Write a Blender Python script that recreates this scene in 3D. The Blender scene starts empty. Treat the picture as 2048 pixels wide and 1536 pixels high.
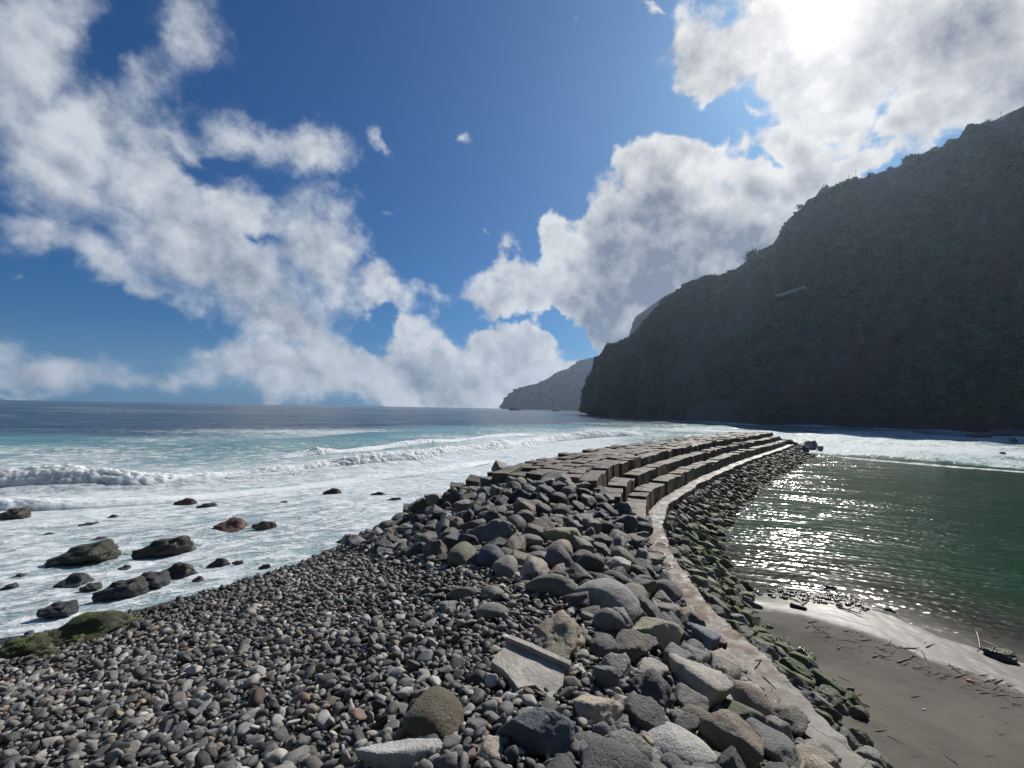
import bpy, bmesh, math, random
import numpy as np
from mathutils import Matrix, Vector, Euler

SC = bpy.context.scene
COL = SC.collection
rng = np.random.default_rng(7)
random.seed(7)

# ------------------------------------------------------------------ camera
FPX = 900.0; CAMZ = 8.5
PITCH = math.radians(3.02); ROLL = math.radians(1.04)
F = np.array([0, math.cos(PITCH), math.sin(PITCH)])
_R0 = np.array([1.0, 0, 0]); _U0 = np.array([0, -math.sin(PITCH), math.cos(PITCH)])
R = math.cos(ROLL) * _R0 + math.sin(ROLL) * _U0
U = -math.sin(ROLL) * _R0 + math.cos(ROLL) * _U0
CP = np.array([0, 0, CAMZ])
cam = bpy.data.cameras.new('camera'); camo = bpy.data.objects.new('camera', cam); COL.objects.link(camo)
cam.sensor_width = 36; cam.lens = 36 * FPX / 2048; cam.clip_start = 0.1; cam.clip_end = 30000
camo.matrix_world = Matrix(((R[0], U[0], -F[0], 0), (R[1], U[1], -F[1], 0), (R[2], U[2], -F[2], CAMZ), (0, 0, 0, 1)))
SC.camera = camo

def ray(px, py): return F * FPX + R * (px - 1024) + U * (768 - py)
def W(px, py, z=0.0):
    d = ray(px, py); return CP + d * (z - CAMZ) / d[2]
def WD(px, py, dep):
    d = ray(px, py); return CP + d * dep / d[1]
def to_px(P):
    P = np.atleast_2d(P) - CP
    w = P @ F; w = np.where(w < 0.05, 0.05, w)
    return 1024 + FPX * (P @ R) / w, 768 - FPX * (P @ U) / w, P @ F

# ------------------------------------------------------------------ light
SUN = ray(1640, 36); SUN = SUN / np.linalg.norm(SUN)
SUN_EL = math.asin(SUN[2]); SUN_AZ = math.atan2(SUN[0], SUN[1])
sl = bpy.data.lights.new('sun', 'SUN'); so = bpy.data.objects.new('sun', sl); COL.objects.link(so)
sl.energy = 5.0; sl.angle = math.radians(0.5); sl.color = (1.0, 0.95, 0.88)
so.rotation_euler = Vector(-SUN).to_track_quat('-Z', 'Y').to_euler()
SC.view_settings.view_transform = 'Standard'; SC.view_settings.look = 'None'
SC.view_settings.exposure = 0.0; SC.view_settings.gamma = 1.0
SC.render.engine = 'CYCLES'
SC.cycles.max_bounces = 5; SC.cycles.diffuse_bounces = 2; SC.cycles.glossy_bounces = 2
SC.cycles.transparent_max_bounces = 8; SC.cycles.volume_bounces = 0
SC.cycles.caustics_reflective = False; SC.cycles.caustics_refractive = False
SC.cycles.sample_clamp_indirect = 4.0
SC.cycles.use_denoising = True

# ------------------------------------------------------------------ node helpers
class NT:
    def __init__(s, nt): s.nt = nt; s.n = nt.nodes; s.l = nt.links; s.n.clear()
    def node(s, t, **kw):
        n = s.n.new(t)
        for k, v in kw.items(): setattr(n, k, v)
        return n
    def put(s, sock, v):
        if v is None: return
        if isinstance(v, bpy.types.NodeSocket): s.l.new(v, sock)
        else:
            try: sock.default_value = v
            except Exception: sock.default_value = (v[0], v[1], v[2], 1.0)
    def m(s, op, a, b=None, c=None, clamp=False):
        n = s.node('ShaderNodeMath', operation=op, use_clamp=clamp)
        s.put(n.inputs[0], a); s.put(n.inputs[1], b); s.put(n.inputs[2], c); return n.outputs[0]
    def v(s, op, a, b=None, c=None, scale=None):
        n = s.node('ShaderNodeVectorMath', operation=op)
        s.put(n.inputs[0], a); s.put(n.inputs[1], b)
        if c is not None: s.put(n.inputs[2], c)
        if scale is not None: s.put(n.inputs['Scale'], scale)
        return n.outputs['Value'] if op in ('LENGTH', 'DOT_PRODUCT', 'DISTANCE') else n.outputs['Vector']
    def mix(s, f, a, b, blend='MIX'):
        n = s.node('ShaderNodeMix', data_type='RGBA', blend_type=blend); n.clamp_factor = True
        s.put(n.inputs[0], f); s.put(n.inputs[6], a); s.put(n.inputs[7], b); return n.outputs[2]
    def noise(s, vec, scale, detail=4, rough=0.55, dist=0.0, color=False, dim='3D'):
        n = s.node('ShaderNodeTexNoise', noise_dimensions=dim); s.put(n.inputs['Vector'], vec)
        s.put(n.inputs['Scale'], scale); s.put(n.inputs['Detail'], detail); s.put(n.inputs['Roughness'], rough)
        s.put(n.inputs['Distortion'], dist); return n.outputs['Color'] if color else n.outputs['Fac']
    def voro(s, vec, scale, feature='F1', rand=1.0, out='Distance'):
        n = s.node('ShaderNodeTexVoronoi', feature=feature); s.put(n.inputs['Vector'], vec)
        s.put(n.inputs['Scale'], scale); s.put(n.inputs['Randomness'], rand); return n.outputs[out]
    def ss(s, x, lo, hi, a=0.0, b=1.0):
        n = s.node('ShaderNodeMapRange', interpolation_type='SMOOTHSTEP'); s.put(n.inputs[0], x)
        s.put(n.inputs[1], lo); s.put(n.inputs[2], hi); s.put(n.inputs[3], a); s.put(n.inputs[4], b); return n.outputs[0]
    def sep(s, v):
        n = s.node('ShaderNodeSeparateXYZ'); s.put(n.inputs[0], v); return n.outputs
    def comb(s, x, y, z):
        n = s.node('ShaderNodeCombineXYZ'); s.put(n.inputs[0], x); s.put(n.inputs[1], y); s.put(n.inputs[2], z); return n.outputs[0]
    def bump(s, h, strength, dist, normal=None):
        n = s.node('ShaderNodeBump'); s.put(n.inputs['Strength'], strength); s.put(n.inputs['Distance'], dist)
        s.put(n.inputs['Height'], h)
        if normal is not None: s.put(n.inputs['Normal'], normal)
        return n.outputs[0]
    def attr(s, name, out='Fac'):
        n = s.node('ShaderNodeAttribute', attribute_name=name); return n.outputs[out]
    def ramp(s, f, stops):
        n = s.node('ShaderNodeValToRGB'); s.put(n.inputs[0], f); cr = n.color_ramp
        while len(cr.elements) < len(stops): cr.elements.new(0.5)
        for e, (p, c) in zip(cr.elements, stops): e.position = p; e.color = (*c, 1)
        return n.outputs[0]

def new_mat(name):
    m = bpy.data.materials.new(name); m.use_nodes = True; return m, NT(m.node_tree)
def pbsdf(t, **kw):
    b = t.node('ShaderNodeBsdfPrincipled'); o = t.node('ShaderNodeOutputMaterial')
    t.l.new(b.outputs[0], o.inputs[0])
    for k, v in kw.items(): t.put(b.inputs[k.replace('_', ' ')], v)
    return b

# ------------------------------------------------------------------ world: sky and clouds by direction
wd = bpy.data.worlds.new('World'); SC.world = wd; wd.use_nodes = True
t = NT(wd.node_tree)
CLOUDS = [  # centre x, y, radius x, y, rotation (deg clockwise), weight
    (60, 90, 150, 300, 0, .9), (390, 60, 120, 140, -20, .95), (260, 150, 150, 90, 30, .7), (180, 40, 120, 60, 10, .6), (120, 330, 190, 150, 20, 1),
    (380, 420, 300, 150, 32, 1), (600, 285, 130, 52, 12, .85), (500, 270, 140, 60, 15, .8), (470, 560, 260, 110, 28, 1), (640, 500, 170, 110, 42, 1),
    (760, 580, 110, 70, 30, 1), (620, 680, 190, 62, 18, .95), (50, 480, 120, 55, 5, .8), (230, 530, 180, 60, 22, .8),
    (90, 720, 200, 48, 2, .85), (270, 745, 70, 24, 0, .7), (20, 760, 300, 22, 0, .6), (840, 690, 70, 45, 0, .8), (830, 640, 45, 40, 0, .9), (1000, 745, 160, 50, 0, .9),
    (880, 762, 300, 44, 0, .9), (1080, 745, 110, 40, 0, .9), (960, 690, 70, 42, 0, .9), (1060, 720, 70, 30, 0, .85), (1030, 560, 85, 70, -30, .95), (1060, 610, 160, 50, 10, .95), (1140, 600, 120, 75, 20, 1),
    (1130, 490, 40, 60, 20, .85), (1200, 480, 60, 90, 15, .9), (1330, 400, 110, 120, 0, 1.1), (1370, 310, 62, 48, 20, 1.1), (1260, 350, 55, 45, 0, 1.1),
    (1300, 530, 190, 160, 0, 1.2), (1450, 480, 200, 130, 0, 1.2), (1500, 380, 140, 75, 20, 1), (1640, 355, 130, 60, -12, .95), (1250, 650, 120, 60, 0, 1),
    (1480, 90, 110, 120, -20, .85), (1400, 180, 60, 60, 0, .75), (1580, 170, 120, 110, 0, .9), (1700, 100, 200, 150, 0, 1), (1900, 90, 240, 160, 0, 1.1),
    (1900, 230, 180, 75, -20, 1), (1800, 265, 55, 45, 0, 1), (1490, 235, 45, 52, 0, .75), (1530, 310, 90, 30, 20, .7), (2100, 180, 200, 150, 0, 1.1),
    (765, 290, 22, 50, -30, .52), (935, 265, 28, 28, 0, .5), (770, 440, 46, 30, 10, .58), (975, 484, 28, 16, 0, .6), (1115, 408, 20, 14, 0, .5), (690, 400, 40, 45, 0, .5), (715, 470, 50, 40, 30, .6),
    (200, 250, 160, 130, 20, 1), (320, 340, 200, 110, 25, 1), (480, 400, 200, 90, 25, .9), (560, 660, 220, 90, 15, .9), (700, 700, 120, 60, 0, 1), (1180, 560, 110, 90, 0, 1), (1560, 300, 130, 55, 20, .85), (1720, 330, 150, 45, -15, .9), (1460, 300, 50, 70, 0, .7), (1600, 60, 200, 130, 0, .9), (600, 745, 300, 50, 0, 1), (850, 720, 200, 70, 0, 1), (1000, 715, 150, 60, 0, 1), (300, 750, 300, 34, 0, .7), (1680, 250, 150, 60, 0, .8), (1420, 110, 90, 110, -20, .9),
    (30, 550, 60, 16, 0, .4), (1310, 8, 34, 14, 0, .4)]
HOLES = [(385, 330, 80, 20, 20, .75), (545, 485, 50, 13, 20, .6), (450, 320, 50, 18, 20, .6), (220, 90, 60, 120, 35, .55), (780, 640, 40, 20, 0, 1.0), (1640, 268, 60, 14, -6, .5),
         (1380, 245, 60, 40, 0, .6), (1000, 500, 70, 60, 0, .5), (1120, 660, 90, 18, 8, .8), (1520, 340, 70, 22, 30, .5), (240, 620, 190, 45, 18, .5), (820, 470, 90, 150, 0, .5), (1070, 430, 90, 60, 0, .5)]
DARKS = [(1330, 520, 150, 130, 0, 1), (1450, 560, 180, 90, 0, 1), (1280, 640, 150, 60, 0, .7), (1880, 110, 200, 80, 0, .12), (640, 660, 140, 30, 10, .35), (1060, 590, 50, 30, 0, .35),
         (560, 530, 120, 30, 20, .2), (1000, 740, 120, 20, 0, .2)]
gen = t.node('ShaderNodeTexCoord').outputs['Generated']
gx, gy, gz = t.sep(gen)[:3]
ym = t.m('MAXIMUM', gy, 0.2)
uv = t.comb(t.m('DIVIDE', gx, ym), t.m('DIVIDE', gz, ym), 0.0)
w1 = t.v('SUBTRACT', t.noise(gen, 3.2, 3, .5, color=True), (.5, .5, .5))
w2 = t.v('SUBTRACT', t.noise(gen, 11, 4, .6, color=True), (.5, .5, .5))
uvw = t.v('ADD', uv, t.v('ADD', t.v('SCALE', w1, scale=0.22), t.v('SCALE', w2, scale=0.13)))
uvw = t.v('MULTIPLY', uvw, (1, 1, 0))
def ell(c, uvw):
    d = ray(c[0], c[1]); u0, v0 = d[0] / d[1], d[2] / d[1]
    n = t.node('ShaderNodeMapping', vector_type='TEXTURE'); t.put(n.inputs[0], uvw)
    n.inputs['Location'].default_value = (u0, v0, 0); n.inputs['Rotation'].default_value = (0, 0, -math.radians(c[4]))
    n.inputs['Scale'].default_value = (c[2] / FPX * 1.55, c[3] / FPX * 1.55, 1)
    return t.m('SUBTRACT', 1.0, t.v('LENGTH', n.outputs[0]))
def accum(lst, k):
    acc = 0.0; q = uvw
    for i, c in enumerate(lst):
        if i and i % 4 == 0: q = t.v('ADD', uvw, t.v('SCALE', acc, scale=1e-6))     # keeps the evaluation sequential
        e = t.m('MULTIPLY', ell(c, q), c[5] * k)
        acc = t.m('SMOOTH_MAX', acc, e, 0.12) if not isinstance(acc, float) else t.m('MAXIMUM', e, 0.0)
    return acc
M = accum(CLOUDS, 1.0)
uvw = t.v('ADD', uvw, t.v('SCALE', M, scale=1e-6))
H = accum(HOLES, 1.0)
uvw = t.v('ADD', uvw, t.v('SCALE', H, scale=1e-6))
DK = accum(DARKS, 1.0)
fb = t.noise(gen, 7.0, 10, .63)
fb2 = t.noise(t.v('ADD', gen, tuple(float(x) * 0.03 for x in SUN)), 7.0, 10, .63)
gw = t.v('ADD', gen, t.v('SCALE', w2, scale=.05)); gw2 = t.v('ADD', gw, tuple(float(x) * 0.02 for x in SUN))
def billow(v): return t.m('ADD', t.m('MULTIPLY', t.m('SUBTRACT', .55, t.voro(v, 11, 'F1')), .75), t.m('MULTIPLY', t.m('SUBTRACT', .5, t.voro(v, 27, 'F1')), .42))
bil = billow(gw); bil2 = billow(gw2)
streak = t.noise(t.v('MULTIPLY', gen, (1, 1, 2.2)), 2.6, 5, .55)
dens = t.m('SUBTRACT', t.m('ADD', t.m('MULTIPLY', t.m('SUBTRACT', t.m('MINIMUM', M, .9), .30), 2.2), t.m('MULTIPLY', t.m('SUBTRACT', fb, .5), 3.0)), t.m('MULTIPLY', H, 1.4))
dens = t.m('ADD', dens, t.m('MULTIPLY', t.m('SUBTRACT', streak, .5), .5))
dens = t.m('ADD', dens, t.m('MULTIPLY', bil, t.ss(gx, -.55, .1, .35, .95)))
alpha = t.ss(dens, -.1, t.m('ADD', .45, t.m('MULTIPLY', t.ss(gx, .05, -.5), .75)))
rel = t.m('ADD', t.m('SUBTRACT', fb, fb2), t.m('MULTIPLY', t.m('SUBTRACT', bil, bil2), .30))
thick = t.ss(dens, .3, 1.9)
lit = t.m('ADD', t.m('MULTIPLY', rel, 2.5), t.m('SUBTRACT', .84, t.m('MULTIPLY', thick, .34)))
lit = t.m('ADD', lit, t.m('MULTIPLY', t.m('SUBTRACT', streak, .5), .9))
lit = t.m('SUBTRACT', lit, t.m('MULTIPLY', t.ss(t.m('ADD', DK, t.m('MULTIPLY', t.m('SUBTRACT', fb, .5), 1.3)), .0, .75), .62), clamp=True)
sund = t.v('DOT_PRODUCT', gen, tuple(float(x) for x in SUN)); sunc = t.m('MAXIMUM', sund, 0.0)
g1 = t.m('POWER', sunc, 7.0); g2 = t.m('POWER', sunc, 110.0); g3 = t.m('POWER', sunc, 700.0)
ccol = t.mix(lit, (.16, .215, .315), (.62, .67, .73))
csun = t.mix(lit, (.16, .18, .24), (.78, .77, .75))
ccol = t.mix(g1, ccol, csun)
sky = t.node('ShaderNodeTexSky', sky_type='NISHITA'); sky.sun_disc = False
sky.sun_elevation = SUN_EL; sky.sun_rotation = SUN_AZ
SKY_K = 0.10
skyc = t.v('SCALE', sky.outputs[0], scale=SKY_K)
skyc = t.v('MULTIPLY', skyc, (.115, .36, .66))
skyc = t.mix(t.m('MULTIPLY', g1, .5), skyc, (.125, .175, .34))
hz = t.ss(gz, 0.0, .16)
skyc = t.mix(hz, t.v('ADD', t.v('SCALE', skyc, scale=.45), (.09, .19, .33)), skyc)
final = t.mix(alpha, skyc, ccol)
glow = t.v('ADD', t.v('SCALE', (1.0, .93, .86), scale=t.m('MULTIPLY', g2, .15)), t.v('SCALE', (1., .96, .9), scale=t.m('ADD', t.m('MULTIPLY', g3, .5), t.m('MULTIPLY', t.m('POWER', sunc, 6000.0), 9.0))))
final = t.v('ADD', final, glow)
bg = t.node('ShaderNodeBackground'); wo = t.node('ShaderNodeOutputWorld')
t.l.new(final, bg.inputs[0]); bg.inputs[1].default_value = 1.0; t.l.new(bg.outputs[0], wo.inputs[0])
wd.cycles.sampling_method = 'MANUAL'; wd.cycles.sample_map_resolution = 512

# ------------------------------------------------------------------ numpy noise
def _h(ix, iy, iz, seed):
    h = (ix.astype(np.int64) * 374761393 + iy.astype(np.int64) * 668265263 + iz.astype(np.int64) * 2147483647 + seed * 1274126177) & 0xffffffff
    h = ((h ^ (h >> 13)) * 1274126177) & 0xffffffff
    h = h ^ (h >> 16)
    return (h & 0xffff) / 65535.0
def vn(P, seed=0):
    i = np.floor(P); f = P - i; f = f * f * (3 - 2 * f)
    x, y, z = i[..., 0], i[..., 1], i[..., 2]; r = 0
    for a in (0, 1):
        for b in (0, 1):
            for c in (0, 1):
                w = (f[..., 0] if a else 1 - f[..., 0]) * (f[..., 1] if b else 1 - f[..., 1]) * (f[..., 2] if c else 1 - f[..., 2])
                r = r + w * _h(x + a, y + b, z + c, seed)
    return r
def fbm(P, oct=4, seed=0, gain=.5):
    s = 0; a = 1; n = 0
    for o in range(oct):
        s = s + a * (vn(P * (2.03 ** o) + 13.7 * o, seed + o) - .5); n += a; a *= gain
    return s / n * 2
def fbm2(x, y, oct=4, seed=0, gain=.5, z=0.0):
    return fbm(np.stack([x, y, np.full_like(x, z)], -1), oct, seed, gain)

# ------------------------------------------------------------------ mesh helpers
def mesh_np(name, V, Fa, mat=None, smooth=True, attrs=None):
    me = bpy.data.meshes.new(name)
    V = np.asarray(V, np.float32); Fa = np.asarray(Fa, np.int32); k = Fa.shape[1]
    me.vertices.add(len(V)); me.vertices.foreach_set('co', V.ravel())
    me.loops.add(Fa.size); me.loops.foreach_set('vertex_index', Fa.ravel())
    me.polygons.add(len(Fa)); me.polygons.foreach_set('loop_start', np.arange(0, Fa.size, k, dtype=np.int32))
    me.polygons.foreach_set('loop_total', np.full(len(Fa), k, np.int32))
    me.polygons.foreach_set('use_smooth', np.full(len(Fa), smooth, bool))
    me.update(calc_edges=True)
    for nm, a in (attrs or {}).items():
        a = np.asarray(a, np.float32)
        if a.ndim == 2:
            at = me.attributes.new(nm, 'FLOAT_COLOR', 'POINT'); at.data.foreach_set('color', a.ravel())
        else:
            at = me.attributes.new(nm, 'FLOAT', 'POINT'); at.data.foreach_set('value', a.ravel())
    if mat: me.materials.append(mat)
    return me
def link(name, me, parent=None, **props):
    o = bpy.data.objects.new(name, me); COL.objects.link(o)
    if parent: o.parent = parent
    for k, v in props.items():
        if v is not None: o[k] = v
    return o
def grid_faces(nr, nc):
    i = np.arange(nr * nc).reshape(nr, nc)
    return np.stack([i[:-1, :-1], i[:-1, 1:], i[1:, 1:], i[1:, :-1]], -1).reshape(-1, 4)
_ico = {}
def ico(l):
    if l not in _ico:
        bm = bmesh.new(); bmesh.ops.create_icosphere(bm, subdivisions=l, radius=1.0)
        v = np.array([x.co[:] for x in bm.verts]); v /= np.linalg.norm(v, axis=1)[:, None]
        _ico[l] = (v, np.array([[a.index for a in p.verts] for p in bm.faces])); bm.free()
    return _ico[l]
def rock_shape(level, seed, k=12, p=14, noise=.05, hmin=.68, flat=None, hmax=1.0, cap=.85):
    r = np.random.default_rng(seed); d, Fa = ico(level)
    gi = np.arange(k) + .5; zf = 1 - 2 * gi / k; af = gi * 2.39996 + r.uniform(0, 6.3); pl = np.stack([np.sqrt(1 - zf * zf) * np.cos(af), np.sqrt(1 - zf * zf) * np.sin(af), zf], 1)
    pl = pl + r.normal(size=(k, 3)) * .28; pl /= np.linalg.norm(pl, axis=1)[:, None]
    if flat: pl = np.vstack([pl, [[0, 0, 1], [0, 0, -1]]])
    h = r.uniform(hmin, hmax, len(pl))
    if flat: h[-2:] = flat
    q = np.maximum(d @ pl.T, 1e-3) / h
    rad = ((q ** p).sum(1) + cap ** p) ** (-1.0 / p)
    rad = rad * (1 + noise * fbm(d * 2.3 + seed, 4, seed) + noise * .5 * fbm(d * 7 + seed, 3, seed + 9))
    V = d * rad[:, None]
    V = (V - (V.max(0) + V.min(0)) / 2) / (V.max(0) - V.min(0))
    return V, Fa

# ------------------------------------------------------------------ materials
def rock_mat(name, src, rough=(.42, .8), bumpk=1.0, wet=0.0, grain=1.0):
    m, t = new_mat(name)
    if src == 'object':
        oi = t.node('ShaderNodeObjectInfo'); tint, al = oi.outputs['Color'], oi.outputs['Alpha']
    else:
        a = t.node('ShaderNodeAttribute', attribute_name='tint'); tint, al = a.outputs['Color'], a.outputs['Alpha']
    g = t.node('ShaderNodeNewGeometry'); P = g.outputs['Position']
    n1 = t.noise(P, 3.0 * grain, 6, .65); n2 = t.noise(P, 22 * grain, 5, .7); n3 = t.noise(P, 1.1 * grain, 3, .5, .6)
    speck = t.ss(t.noise(P, 60, 2, .6), .56, .70)
    k = t.m('ADD', t.m('MULTIPLY', n1, 2.0), t.m('MULTIPLY', n2, 1.6)); k = t.m('MAXIMUM', t.m('SUBTRACT', k, .35), .25)
    c = t.v('SCALE', tint, scale=k)
    c = t.mix(t.ss(n3, .5, .72, 0, .35), c, t.v('MULTIPLY', c, (1.35, 1.08, .82)))
    c = t.mix(t.m('MULTIPLY', speck, .22), c, (.36, .35, .33))
    nz = t.sep(g.outputs['Normal'])[2]
    mf = t.m('MULTIPLY', t.ss(t.m('ADD', t.m('MULTIPLY', nz, .35), t.noise(P, 2.4, 5, .65)), .56, .86), t.m('SUBTRACT', 1.0, al), clamp=True)
    mf = t.m('MULTIPLY', mf, 1.5, clamp=True)
    c = t.mix(mf, c, t.mix(t.noise(P, 9, 3), (.018, .036, .005), (.15, .215, .028)))
    crack = t.voro(t.v('ADD', P, t.v('SCALE', t.noise(P, 2, 3, color=True), scale=.6)), 1.7, 'DISTANCE_TO_EDGE')
    ck = t.ss(crack, 0.0, .035, 0, 1)
    h = t.m('ADD', t.m('ADD', t.m('MULTIPLY', n1, .6), t.m('MULTIPLY', n2, .35)), 0.0)
    nb = t.bump(h, 1.0 * bumpk, .16)
    ro_ = t.ss(n2, .3, .7, rough[0], rough[1])
    pbsdf(t, Base_Color=c, Roughness=ro_, Normal=nb)
    return m
M_ROCK_O = rock_mat('boulder_stone', 'object')
M_ROCK_A = rock_mat('rubble_stone', 'attr')
M_PEB_A = rock_mat('pebble_stone', 'attr', (.45, .8), .35, grain=2.5)
M_PEB_O = rock_mat('pebble_stone_single', 'object', (.45, .8), .35, grain=2.5)
M_WET_O = rock_mat('wet_stone', 'object', (.14, .42))

def concrete_mat(name, base, dark, src_obj=False):
    m, t = new_mat(name); g = t.node('ShaderNodeNewGeometry'); P = g.outputs['Position']
    n1 = t.noise(P, 1.3, 6, .65); n2 = t.noise(P, 14, 5, .7); pit = t.voro(P, 26, 'F1')
    c = t.mix(t.ss(n1, .35, .68), dark, base)
    c = t.v('SCALE', c, scale=t.m('ADD', .55, t.m('MULTIPLY', n2, .9)))
    if src_obj: c = t.v('MULTIPLY', c, t.node('ShaderNodeObjectInfo').outputs['Color'])
    ph = t.ss(pit, .05, .3)
    st = t.noise(t.v('MULTIPLY', P, (6, 6, .7)), 1.0, 4, .6)
    c = t.mix(t.ss(st, .52, .75, 0, .5), c, t.v('SCALE', c, scale=.45))
    h = t.m('ADD', t.m('MULTIPLY', n2, .5), t.m('ADD', t.m('MULTIPLY', ph, .12), t.m('MULTIPLY', n1, .6)))
    pbsdf(t, Base_Color=c, Roughness=t.ss(n2, .3, .7, .5, .85), Normal=t.bump(h, .7, .06)); return m
M_BLOCK = concrete_mat('sea_worn_concrete', (.165, .138, .108), (.055, .046, .037), True)
M_BLOCK_S = concrete_mat('sea_worn_concrete_far', (.165, .138, .108), (.055, .046, .037))
M_SLAB = concrete_mat('broken_concrete', (.50, .47, .41), (.30, .28, .24))

# path: reddish brown dirt film over old concrete, pale gravelly concrete near the camera
m, t = new_mat('path_concrete'); M_PATH = m
g = t.node('ShaderNodeNewGeometry'); P = g.outputs['Position']; py_ = t.sep(P)[1]
n1 = t.noise(P, 1.6, 6, .65); n2 = t.noise(P, 30, 4, .7)
brown = t.mix(t.ss(n1, .35, .7), (.065, .038, .023), (.155, .096, .060))
grey = t.mix(t.ss(n1, .35, .65), (.09, .08, .062), (.24, .225, .195))
sp = t.ss(t.voro(P, 34, 'F1'), .12, .35)
grey = t.mix(sp, t.v('SCALE', grey, scale=1.5), grey)
side = t.ss(t.m('ADD', py_, t.m('MULTIPLY', t.m('SUBTRACT', n1, .5), 3.0)), 9.6, 12.5)
far = t.ss(t.m('ADD', py_, t.m('MULTIPLY', t.m('SUBTRACT', n1, .5), 3.0)), 23, 26)
c = t.mix(side, grey, brown); c = t.mix(far, c, t.mix(n1, (.17, .15, .13), (.27, .25, .22)))
cr = t.ss(t.voro(t.v('ADD', P, t.v('SCALE', t.noise(P, 1.5, 3, color=True), scale=.8)), .8, 'DISTANCE_TO_EDGE'), 0, .03)
c = t.mix(cr, t.v('SCALE', c, scale=.35), c)
c = t.v('SCALE', c, scale=t.m('ADD', .65, t.m('MULTIPLY', n2, .7)))
pbsdf(t, Base_Color=c, Roughness=t.ss(n1, .35, .65, .45, .8), Normal=t.bump(t.m('ADD', n2, t.m('MULTIPLY', cr, .5)), .5, .03))

# ground (rubble bed) and sand
m, t = new_mat('rubble_bed'); M_GROUND = m
g = t.node('ShaderNodeNewGeometry'); P = g.outputs['Position']
v1 = t.voro(P, 9, 'F1'); vc = t.voro(P, 9, 'F1', out='Color'); v2 = t.voro(P, 3.2, 'F1')
vv = t.sep(vc)[0]
c = t.mix(vv, (.02, .019, .018), (.08, .077, .07)); c = t.mix(t.ss(v1, .2, .5), c, (.02, .02, .02))
hh = t.m('SUBTRACT', 1.0, v1)
pbsdf(t, Base_Color=c, Roughness=.75, Normal=t.bump(hh, 1.0, .09))

m, t = new_mat('black_sand'); M_SAND = m
g = t.node('ShaderNodeNewGeometry'); P = g.outputs['Position']; wet = t.attr('wet')
n1 = t.noise(P, .9, 5, .6); n2 = t.noise(P, 90, 3, .7); n3 = t.noise(P, 8, 4, .6)
wetn = t.ss(t.m('ADD', wet, t.m('MULTIPLY', t.m('SUBTRACT', n1, .5), .25)), .38, .62)
dry = t.mix(t.ss(n1, .3, .7), (.074, .065, .050), (.108, .096, .075))
dry = t.v('SCALE', dry, scale=t.m('ADD', .6, t.m('MULTIPLY', n2, .8)))
grit = t.ss(t.noise(P, 45, 2, .5), .66, .72); dry = t.mix(grit, dry, (.04, .036, .03))
c = t.mix(wetn, dry, (.04, .035, .031))
hh = t.m('ADD', t.m('MULTIPLY', n3, .5), t.m('MULTIPLY', n2, .12))
pbsdf(t, Base_Color=c, Roughness=t.m('SUBTRACT', .92, t.m('MULTIPLY', wetn, .48)), Normal=t.bump(hh, t.m('SUBTRACT', .45, t.m('MULTIPLY', wetn, .3)), .05))

# sea water with foam
m, t = new_mat('sea_water'); M_SEA = m
g = t.node('ShaderNodeNewGeometry'); P = g.outputs['Position']
foam, deep, lag, shal = t.attr('foam'), t.attr('deep'), t.attr('lagoon'), t.attr('shallow')
rot = t.node('ShaderNodeMapping', vector_type='POINT'); t.put(rot.inputs[0], P)
rot.inputs['Rotation'].default_value = (0, 0, math.radians(-35)); rot.inputs['Scale'].default_value = (1, 1, 1)
Pr = t.v('MULTIPLY', rot.outputs[0], (.42, 1, 0))
wq = t.v('SCALE', t.v('SUBTRACT', t.noise(Pr, .35, 4, .6, color=True), (.5, .5, .5)), scale=3.2)
Pw = t.v('ADD', Pr, wq)
fa = t.noise(Pw, .8, 8, .68); fb_ = t.voro(Pw, .75, 'DISTANCE_TO_EDGE'); fc = t.voro(t.v('ADD', Pw, (3, 1, 0)), 2.3, 'DISTANCE_TO_EDGE')
web = t.m('ADD', t.ss(fb_, .0, .22, 1, 0), t.ss(fc, 0, .2, .6, 0))
fv = t.m('ADD', t.m('MULTIPLY', web, .22), t.m('SUBTRACT', t.m('MULTIPLY', fa, 1.5), .35))
lo = t.m('SUBTRACT', 1.0, foam)
fm = t.node('ShaderNodeMapRange', interpolation_type='SMOOTHSTEP'); t.put(fm.inputs[0], fv)
t.put(fm.inputs[1], t.m('SUBTRACT', lo, .22)); t.put(fm.inputs[2], t.m('ADD', lo, .16)); fmask = fm.outputs[0]
fmask = t.m('MULTIPLY', fmask, t.ss(foam, .02, .12))
aer = t.ss(t.noise(Pw, .12, 4, .5), .35, .7)
wcol = t.mix(deep, t.mix(aer, (.075, .21, .23), (.16, .34, .355)), (.010, .040, .068))
wcol = t.mix(lag, wcol, (.007, .042, .019))
wcol = t.mix(t.m('MULTIPLY', shal, lag), wcol, (.045, .032, .022))
tur = t.mix(t.ss(foam, .3, .8), (.26, .43, .46), (.48, .62, .64))
wcol = t.mix(t.m('MULTIPLY', t.ss(foam, .15, .6), t.m('SUBTRACT', 1., lag)), wcol, tur)
fcol = t.mix(t.ss(t.noise(Pw, 2.2, 7, .72), .33, .6), (.38, .47, .51), (.74, .78, .79))
c = t.mix(fmask, wcol, fcol)
cd = t.node('ShaderNodeCameraData').outputs['View Distance']
Pa = t.v('MULTIPLY', rot.outputs[0], (.55, 1, 1))
b1 = t.noise(Pa, .9, 5, .62); b2 = t.noise(t.v('MULTIPLY', P, (1, 1, 1)), 5.5, 4, .6, .4); b3 = t.noise(Pa, .16, 4, .6)
lr = t.node('ShaderNodeMapping', vector_type='POINT'); t.put(lr.inputs[0], P); lr.inputs['Rotation'].default_value = (0, 0, math.radians(20))
rip = t.noise(t.v('MULTIPLY', lr.outputs[0], (.35, 1.5, 1)), 1.5, 1.0, .5, .3)
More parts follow.
